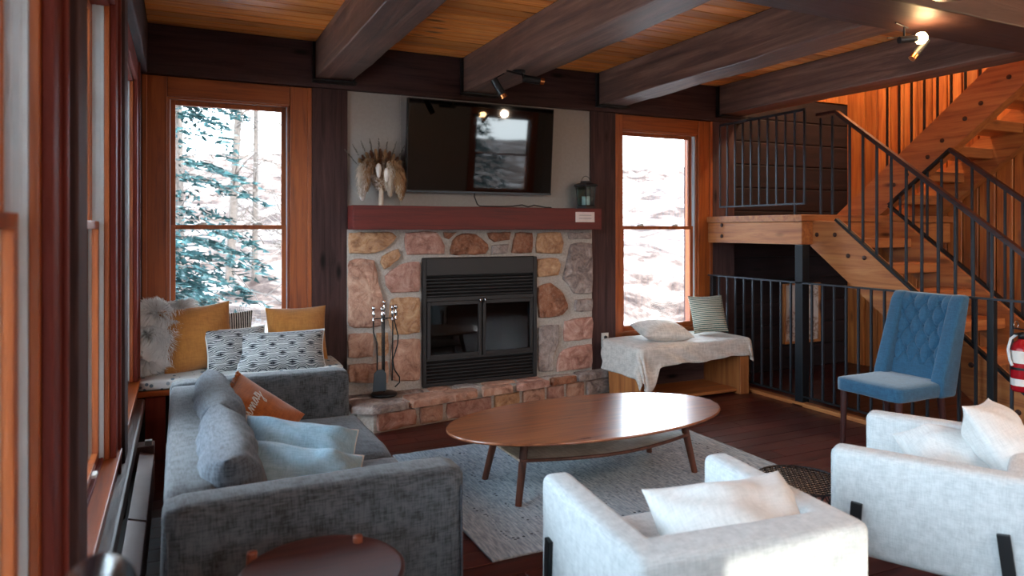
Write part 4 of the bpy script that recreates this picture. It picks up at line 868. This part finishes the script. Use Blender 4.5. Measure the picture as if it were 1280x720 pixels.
def bow(o, sgn): return [(1.555+(2.62-1.555)*t/12, (3.20 if sgn < 0 else 3.57)+sgn*.11*math.sin(math.pi*t/12)+0) for t in range(13)]
f_, b_ = bow(0, -1), bow(0, 1)[::-1]
MB().prism(f_+b_, .222, .234, 'Z').build('woven_shelf', m_cane, ct, bevel=.002)
for q in (f_, b_): MB().tube([(x, y, .228) for x, y in q], .009, 8).build('shelf_rim', m_walnutZ, ct)
# ------------------------------------------------------------------ basket table
bt = thing('wire_side_table', 'round black wire mesh side table between the two cream armchairs', 'side table', (2.44, 2.27, 0))
cx, cy, r0 = 2.465, 2.25, .185
tm = MB(); holes = []
vs = []; fs = []; rows = 15
# perforated top: a lattice of thin lens-shaped cells
for i in range(-9, 10):
    for j in range(-11, 12):
        x = i*.030+(.015 if j % 2 else 0); y = j*.0185
        if math.hypot(x, y) < r0-.008: holes.append((x, y))
for (x, y) in holes:
    o = [(x+.0165*math.cos(t), y+.0105*math.sin(t)) for t in [math.pi/3*k for k in range(6)]]; q = [(x+.0115*math.cos(t), y+.0072*math.sin(t)) for t in [math.pi/3*k for k in range(6)]]
    tm.add([(cx+a, cy+b, .302) for a, b in o]+[(cx+a, cy+b, .298) for a, b in q], [(k, (k+1) % 6, 6+(k+1) % 6, 6+k) for k in range(6)])
mt_ = tm.build('mesh_top', m_blackgl if False else plain('bronze_black', '#231d1b', .3, .6), bt)
MB().lathe([(0, .280), (r0-.01, .280), (r0-.01, .284), (0, .284)], (cx, cy, .011), 40).build('tray', plain('pale_brass', '#e8d0b8', .5, .2), bt)
MB().tube([(cx+r0*math.cos(t), cy+r0*math.sin(t), .30) for t in [2*math.pi*k/40 for k in range(41)]], .005, 6).build('top_ring', m_black, bt)
MB().tube([(cx+.13*math.cos(t), cy+.13*math.sin(t), .006) for t in [2*math.pi*k/40 for k in range(41)]], .005, 6).build('bottom_ring', m_black, bt)
sr = MB()
rad = lambda z: r0+.012*math.sin(z/.3*math.pi)-(.055*(1-z/.3)**2)
for s_ in (1, -1):
    for k in range(30):
        a = 2*math.pi*k/30; sr.tube([(cx+rad(z)*math.cos(a+s_*(.3-z)*3.2), cy+rad(z)*math.sin(a+s_*(.3-z)*3.2), z) for z in [.3-.3*q/8 for q in range(9)]], .0028, 4)
sr.build('mesh_side', m_black, bt)
# ------------------------------------------------------------------ armchairs
def armchair(label, loc, rz):
    a = thing('armchair', label, 'armchair', loc, (0, 0, rz), 'cream armchairs with black bar legs'); W, D = .733, .673; w, d = W/2, D/2; L = dict(local=True)
    def pts(off):
        t1, tb = .105, .135
        return [(-w+off, d-off), (-w+off, -d+off), (w-off, -d+off), (w-off, d-off), (w-t1+off*0, d-off), (w-t1, -d+tb), (-w+t1, -d+tb), (-w+t1, d-off)]
    # shell, arms slightly lower and rounded towards the front
    m = MB(); P = pts(0); vs = []; zs = [.20, .585]
    for z in zs:
        for (x, y) in P: vs.append((x, y, z))
    m.add(vs, [(1, 2, 5, 6)[::-1], (0, 1, 6, 7)[::-1], (2, 3, 4, 5)[::-1], (9, 10, 13, 14), (8, 9, 14, 15), (10, 11, 12, 13)]+[(i, (i+1) % 8, 8+(i+1) % 8, 8+i) for i in range(8)])
    sh = m.build('shell', m_cream, a, bevel=.03, seg=4, local=True)
    MB().box(-w+.11, w-.11, -d+.13, d-.015, .20, .29).build('seat_base', m_cream, a, bevel=.015, seg=3, local=True)
    c = softbox('seat_cushion', (-w+.108, w-.108, -d+.138, d+.01, .285, .405), m_cream, None, .012, 12, .5); c.parent = a
    MB().tube([(-w+.02, -d-.002, .31), (0, -d-.003, .312), (w-.02, -d-.002, .31)], .0025, 6).build('back_seam', m_cream, sh, local=True)
    for sx in (-1, 1):
        X = sx*(w+.008)
        for (ya, yb) in ((.24, .27), (-.20, -.25)):
            MB().bar((X, ya, .40), (X, yb, 0), .016, .038, (0, 1, 0)).build('leg', m_black, a, bevel=.002, local=True)
    return a
A = armchair('cream linen armchair in front, seen from behind, sunlit on its back', (1.42, 1.716, 0), R(-6.6))
B = armchair('cream linen armchair at the right edge with two pillows, seen from its side', (2.683, 1.742, 0), R(27))
def inchair(par_loc, rz, l): v = Vector(l); v.rotate(Euler((0, 0, rz))); return tuple(Vector(par_loc)+v)
pillow('chair_pillow', .52, .34, .24, m_pw, 'off-white pillow leaning inside the nearest armchair', inchair((1.42, 1.716, 0), R(-6.6), (.09, -.10, .49)), (R(38), R(1), R(-4)), seed=21, wr=1.5, bend=.03)
pillow('chair_pillow', .38, .32, .21, m_pw, 'flat off-white pillow in the right armchair, nearer the fireplace', inchair((2.683, 1.742, 0), R(27), (.09, -.03, .485)), (R(12), R(8), R(-30)), seed=23, wr=1.5)
pillow('chair_pillow', .46, .42, .17, m_pw, 'upright off-white pillow in the right armchair, cut by the picture edge', inchair((2.683, 1.742, 0), R(27), (.15, -.20, .54)), (R(55), R(6), R(20)), seed=25, wr=1.5)
# ------------------------------------------------------------------ blue chair
bc = thing('dining_chair', 'blue upholstered dining chair with button-tufted back beside the iron railing', 'chair', (3.985, 2.93, 0), (0, 0, R(90)))
# local: faces +Y (world -X); x to the right of the sitter
def lb(n, b, mat, bev=.03, seg=4): return MB().box(*b).build(n, mat, bc, bevel=bev, seg=seg, local=True)
s_ = softbox('seat', (-.215, .215, -.27, .225, .385, .475), m_blue, None, .008, 10, .4); s_.parent = bc
# back: tufted inner panel
n1, n2 = 44, 60; vs = []; fs = []; HB = .53; btn = []
for r_ in range(5):
    for c_ in (range(-1, 2) if r_ % 2 == 0 else (-.5, .5)):
        btn.append((c_*.090, .17+r_*.078))
def backy(z): return -.235-.125*(z/HB)
for i in range(n1+1):
    for j in range(n2+1):
        x = -.16+.32*i/n1; z = HB*j/n2; h = .035
        # diamond creases
        gx, gz = x/.090, (z-.17)/.156
        a = abs((gx+gz) % 1-.5)*2; b = abs((gx-gz) % 1-.5)*2
        cr = min(1-abs(a), 1-abs(b)); act = 1 if .10 < z < .60 else 0
        h -= act*.016*math.exp(-(cr/.14)**2)
        for (bx_, bz) in btn: h -= .022*math.exp(-(((x-bx_)/.018)**2+((z-bz)/.02)**2))
        e = min(1, (HB-z)/.05); h *= e**.5
        vs.append((x, backy(z)+h, z+.46))
for i in range(n1):
    for j in range(n2): a = i*(n2+1)+j; fs.append((a, a+1, a+n2+2, a+n2+1))
MB().add(vs, fs, True).build('tufted_back', m_blue, bc, local=True)
for (x, z) in btn: MB().lathe([(0, .006), (.007, .004), (.009, 0), (.007, -.004)], (0, 0, 0), 10).build('button', m_blue, bc, local=True).matrix_local = Matrix.Translation((x, backy(z)+.010, z+.46)) @ Euler((R(-90), 0, 0)).to_matrix().to_4x4()
m = MB(); m.prism([(backy(-.08), .385), (backy(-.08)-.06, .385), (backy(HB)-.055, .46+HB), (backy(HB)+.012, .46+HB)], -.20, .20, 'X').build('back_shell', m_blue, bc, bevel=.012, seg=3, local=True)
for sx in (-1, 1):
    x0, x1 = (-.235, -.150) if sx < 0 else (.150, .235)
    MB().prism([(backy(-.08)-.055, .385), (-.125, .385), (-.14, .50), (backy(HB)+.055, .42+HB), (backy(HB)+.02, .468+HB), (backy(HB)-.05, .465+HB)], x0, x1, 'X').build('wing', m_blue, bc, bevel=.022, seg=4, local=True)
for (x, y, x2, y2) in ((-.185, .19, -.19, .20), (.185, .19, .19, .20), (-.185, -.19, -.19, -.25), (.185, -.19, .19, -.25)):
    MB().tube([(x2, y2, 0), (x, y, .39)], [.014, .022], 8).build('leg', wood('dark_chair_leg', '#260f10', '#3a1a18', '#452220', 'Z', .35, False, .05, .05) if x2 == -.19 and y2 == .20 else bpy.data.materials['dark_chair_leg'], bc, local=True)
# ------------------------------------------------------------------ foreground pieces
sd = thing('round_side_table', 'dark round wooden tray table in the foreground by the sofa arm', 'side table', (.335, 1.86, 0))
MB().lathe([(0, .498), (.205, .498), (.212, .503), (.212, .512), (.205, .518), (.20, .516), (0, .514)], (.335, 1.86, 0), 56).build('tabletop', m_sidewood, sd)
for k in range(3):
    px, py = [(.175, 2.005), (.455, 1.985), (.335, 1.66)][k]; v = Vector((px-.335, py-1.86, 0)).normalized()
    MB().tube([(px+v.x*.04, py+v.y*.04, 0), (px-v.x*.0, py-v.y*.0, .53)], [.011, .014], 14).lathe([(0, .525), (.014, .527), (.013, .534), (0, .536)], (px, py, 0), 14).build('leg', plain('copper_brown_peg', '#7b3d26', .35), sd)
dc = thing('black_chair', 'black padded chair back just poking into the bottom left corner', 'chair', (-.10, 1.02, 0))
m = MB()
prof = []
for k in range(13): t = math.pi*k/12; prof.append((-.10+.047*math.cos(t), .905+.047*math.sin(t)))
m.add([(x, y, z) for y in (.84, .86, 1.12, 1.14) for (x, z) in (prof+[(-.147, .62), (-.053, .62)] if y in (.86, 1.12) else [(-.10+(p[0]+.10)*.8, .9+(p[1]-.9)*.9) for p in prof]+[(-.14, .625), (-.06, .625)])], [tuple(range(15)), tuple(range(45, 60))[::-1]]+[(l*15+i, l*15+(i+1) % 15, (l+1)*15+(i+1) % 15, (l+1)*15+i) for l in range(3) for i in range(15)], True)
m.build('backrest', plain('black_leather', '#0c0e12', .18), dc)
bx('seat', -.12, .0, .80, 1.18, .42, .47, m_black, dc, .01)
for (x, y) in ((-.10, .86), (-.10, 1.12)): MB().tube([(x, y, 0), (x, y, .64)], .012, 10).build('leg', m_black, dc)
for (x, y) in ((-.02, .84), (-.02, 1.14)): MB().tube([(x, y, 0), (x, y, .43)], .012, 10).build('leg', m_black, dc)
# ------------------------------------------------------------------ stairwell lamp
pl_ = thing('pendant_lamp', 'glass globe pendant lamp hanging in the upper stairwell', 'lamp', (5.9, 4.3, 4.2))
MB().lathe([(0, -.12), (.07, -.10), (.115, -.03), (.115, .03), (.07, .10), (0, .12)], (5.9, 4.3, 4.2), 24).build('globe', emit('lamp_globe', (1, .68, .35, 1), 6), pl_); MB().tube([(5.9, 4.3, 4.32), (5.9, 4.3, 5.3)], .006, 6).build('cord', m_black, pl_)
def lamp(n, e, loc, col=(1, .66, .36), r=.12):
    l = bpy.data.lights.new(n, 'POINT'); l.energy = e; l.color = col; l.shadow_soft_size = r; o = bpy.data.objects.new(n, l); C.objects.link(o); o.location = loc
lamp('stairwell_lamp_light', 80, (5.9, 4.3, 4.0), (1, .8, .52))
p2_ = thing('pendant_lamp', 'added warm fill lamp over the stair foot, out of view', 'lamp', (5.2, 1.2, 2.3))  # unseen fill lamp, added to warm the lower stairs
MB().lathe([(0, -.08), (.05, -.07), (.08, -.02), (.08, .02), (.05, .07), (0, .08)], (5.2, 1.2, 2.3), 20).build('globe', bpy.data.materials['lamp_globe'], p2_); MB().tube([(5.2, 1.2, 2.38), (5.2, 1.2, 2.75)], .006, 6).build('cord', m_black, p2_)
lamp('stair_foot_fill', 6, (5.2, 1.2, 2.15))
# ------------------------------------------------------------------ outside
gs = []; N = 70
def gh(x, y):
    d = max(0, math.hypot((x-2)*.7, y-2)-7); return -.6+d*.16+noise.noise(Vector((x*.15, y*.15, 0)))*1.0+noise.noise(Vector((x*.6, y*.6, 4)))*.35+noise.noise(Vector((x*1.7, y*1.7, 4)))*.16
def gh2(x, y): return gh(x, y) if not (-1.5 < x < 7.5 and -3 < y < 6.4) else min(gh(x, y), -.35)
vs = []; fs = []
for i in range(N+1):
    for j in range(N+1): x = -45+90*i/N; y = -40+90*j/N; vs.append((x, y, gh2(x, y) if y > -6 else gh2(x, y)*.35-.6))
for i in range(N):
    for j in range(N): a = i*(N+1)+j; fs.append((a, a+N+1, a+N+2, a+1))
g_ = MB().add(vs, fs, True).build('ground_outside', m_snow); g_['kind'] = 'structure'; g_['label'] = 'snowy slope outside the windows'
def spruce(x, y, h, r, seed, label, dens=1.0):
    rn = random.Random(seed); z0 = gh(x, y)-.2; t = thing('spruce_tree', label, 'tree', (x, y, z0), group=None)
    MB().tube([(x, y, z0), (x+.05, y, z0+h*.5), (x, y, z0+h)], [h*.02, h*.012, .01], 8).build('trunk', m_bark, t); m = MB(); z = z0+.5
    while z < z0+h:
        f = 1-(z-z0)/h; nb = int(7*dens)+2
        for k in range(nb):
            a = rn.uniform(0, 6.28); L = r*(f**.8)*rn.uniform(.7, 1.1)+.12; dr = .3*L
            for q in range(int(22*L*dens)+6):
                s = rn.uniform(.12, 1); wd = .32*L*(1-s*.7)
                off = rn.uniform(-wd, wd); p = Vector((x+math.cos(a)*L*s-math.sin(a)*off, y+math.sin(a)*L*s+math.cos(a)*off, z-dr*s*s+rn.uniform(-.05, .03)))
                u = Vector((math.cos(a)+rn.gauss(0, .5), math.sin(a)+rn.gauss(0, .5), rn.gauss(-.25, .25)))*rn.uniform(.07, .15); w_ = Vector((rn.gauss(0, 1), rn.gauss(0, 1), rn.gauss(0, .6))).normalized()*.035
                m.add([p-w_, p+w_, p+u], [(0, 1, 2)])
        z += h*.022+.06
    m.build('foliage', m_spruce, t, kind='stuff'); return t
def bare(x, y, h, seed, label, grp=None, r=.09, lean=.03):
    rn = random.Random(seed); z0 = gh(x, y)-.2; t = thing('bare_tree', label, 'tree', (x, y, z0), group=grp)
    lx, ly = rn.uniform(-lean, lean)*h, rn.uniform(-lean, lean)*h; top = Vector((x+lx, y+ly, z0+h)); bse = Vector((x, y, z0))
    MB().tube([bse, bse.lerp(top, .5)+Vector((.05, 0, 0)), top], [r, r*.7, r*.2], 8).build('trunk', m_bark, t); m = MB()
    for k in range(int(h*6)):
        s = rn.uniform(.12, .98); p = bse.lerp(top, s); a = rn.uniform(0, 6.28); L = rn.uniform(.4, 1.5)*(1.1-s); e = p+Vector((math.cos(a)*L, math.sin(a)*L, L*rn.uniform(.0, .7))); m.tube([p, p.lerp(e, .5)+Vector((0, 0, .05)), e], [r*.3*(1.2-s), r*.16, .005], 4)
        for q in range(4): p2 = p.lerp(e, rn.uniform(.3, 1)); e2 = p2+Vector((rn.gauss(0, .3), rn.gauss(0, .3), rn.gauss(.1, .2))); m.tube([p2, e2], [.01, .004], 3)
    m.build('branches', m_bark, t, kind='stuff')
spruce(-.15, 11.2, 7.5, 1.55, 1, 'large snow-dusted spruce seen through the left window')
spruce(-.2, 8.3, 1.9, 1.15, 2, 'low young spruce at the foot of the left window view')
spruce(-2.9, 10.5, 5, 1.3, 3, 'spruce at the left edge of the left window view')
px_ = [(1.35, 10.0, 1.9, 'grey post-like bare trunk standing alone in the left window view', .07), (1.9, 13.5, 8, 'bare tree behind the lone trunk in the left window view', .09), (.9, 15.5, 9, 'bare tree high on the slope behind the spruce', .1), (2.6, 17, 9, 'bare tree far up the slope right of the spruce', .1), (7.6, 12.5, 8, 'bare tree seen through the right window', .09), (9.6, 15, 9, 'bare tree farther off in the right window view', .1), (8.6, 20, 10, 'farthest bare tree in the right window view', .1), (-.4, 18, 10, 'bare tree far up the slope behind the spruce top', .1)]
for i, (x, y, h, lab, r) in enumerate(px_): bare(x, y, h, 20+i, lab, r=r, lean=.01 if i == 0 else .04)
rr_ = random.Random(77)
for i in range(9): bare(-1+i*1.35+rr_.uniform(-.4, .4), 12.5+rr_.uniform(0, 5), rr_.uniform(5, 9), 90+i, 'thin bare tree standing among the thicket up the snowy slope', 'thin bare trees of the thicket', rr_.uniform(.04, .08))
spruce(6.5, -6.5, 5.5, 1.5, 5, 'spruce outside the wide window behind the camera')
bare(2.9, -5.2, 5, 40, 'unseen bare tree added to dapple the sun entering the narrow window', r=.05)  # added in the sun path to break up the sun patch indoors
for i, (x, y) in enumerate(((-7.5, 1.2), (-8.5, 7.0), (-7.5, -3.5))): spruce(x, y, 6, 1.5, 50+i, ['spruce beyond the second left window', 'spruce beyond the far left window', 'spruce beyond the nearest left window'][i], .6)

for (x, y) in ((2.9, -.3), (4.4, .4)):
    k5 = thing('track_light', 'lit warm ceiling spotlight behind the camera, mirrored in the television', 'spotlight', (x, y, 2.6), group='spotlights behind the camera')
    spot(k5, (x, y, 2.60), (-.1, .5, -1), .10, .02, True); MB().tube([(x, y, 2.60), (x, y, 2.75)], .005, 8).build('stem', m_black, k5)
    lamp('spot_fill', 15, (x-.02, y+.1, 2.40), (1, .8, .6), .05)
bpy.context.view_layer.update()
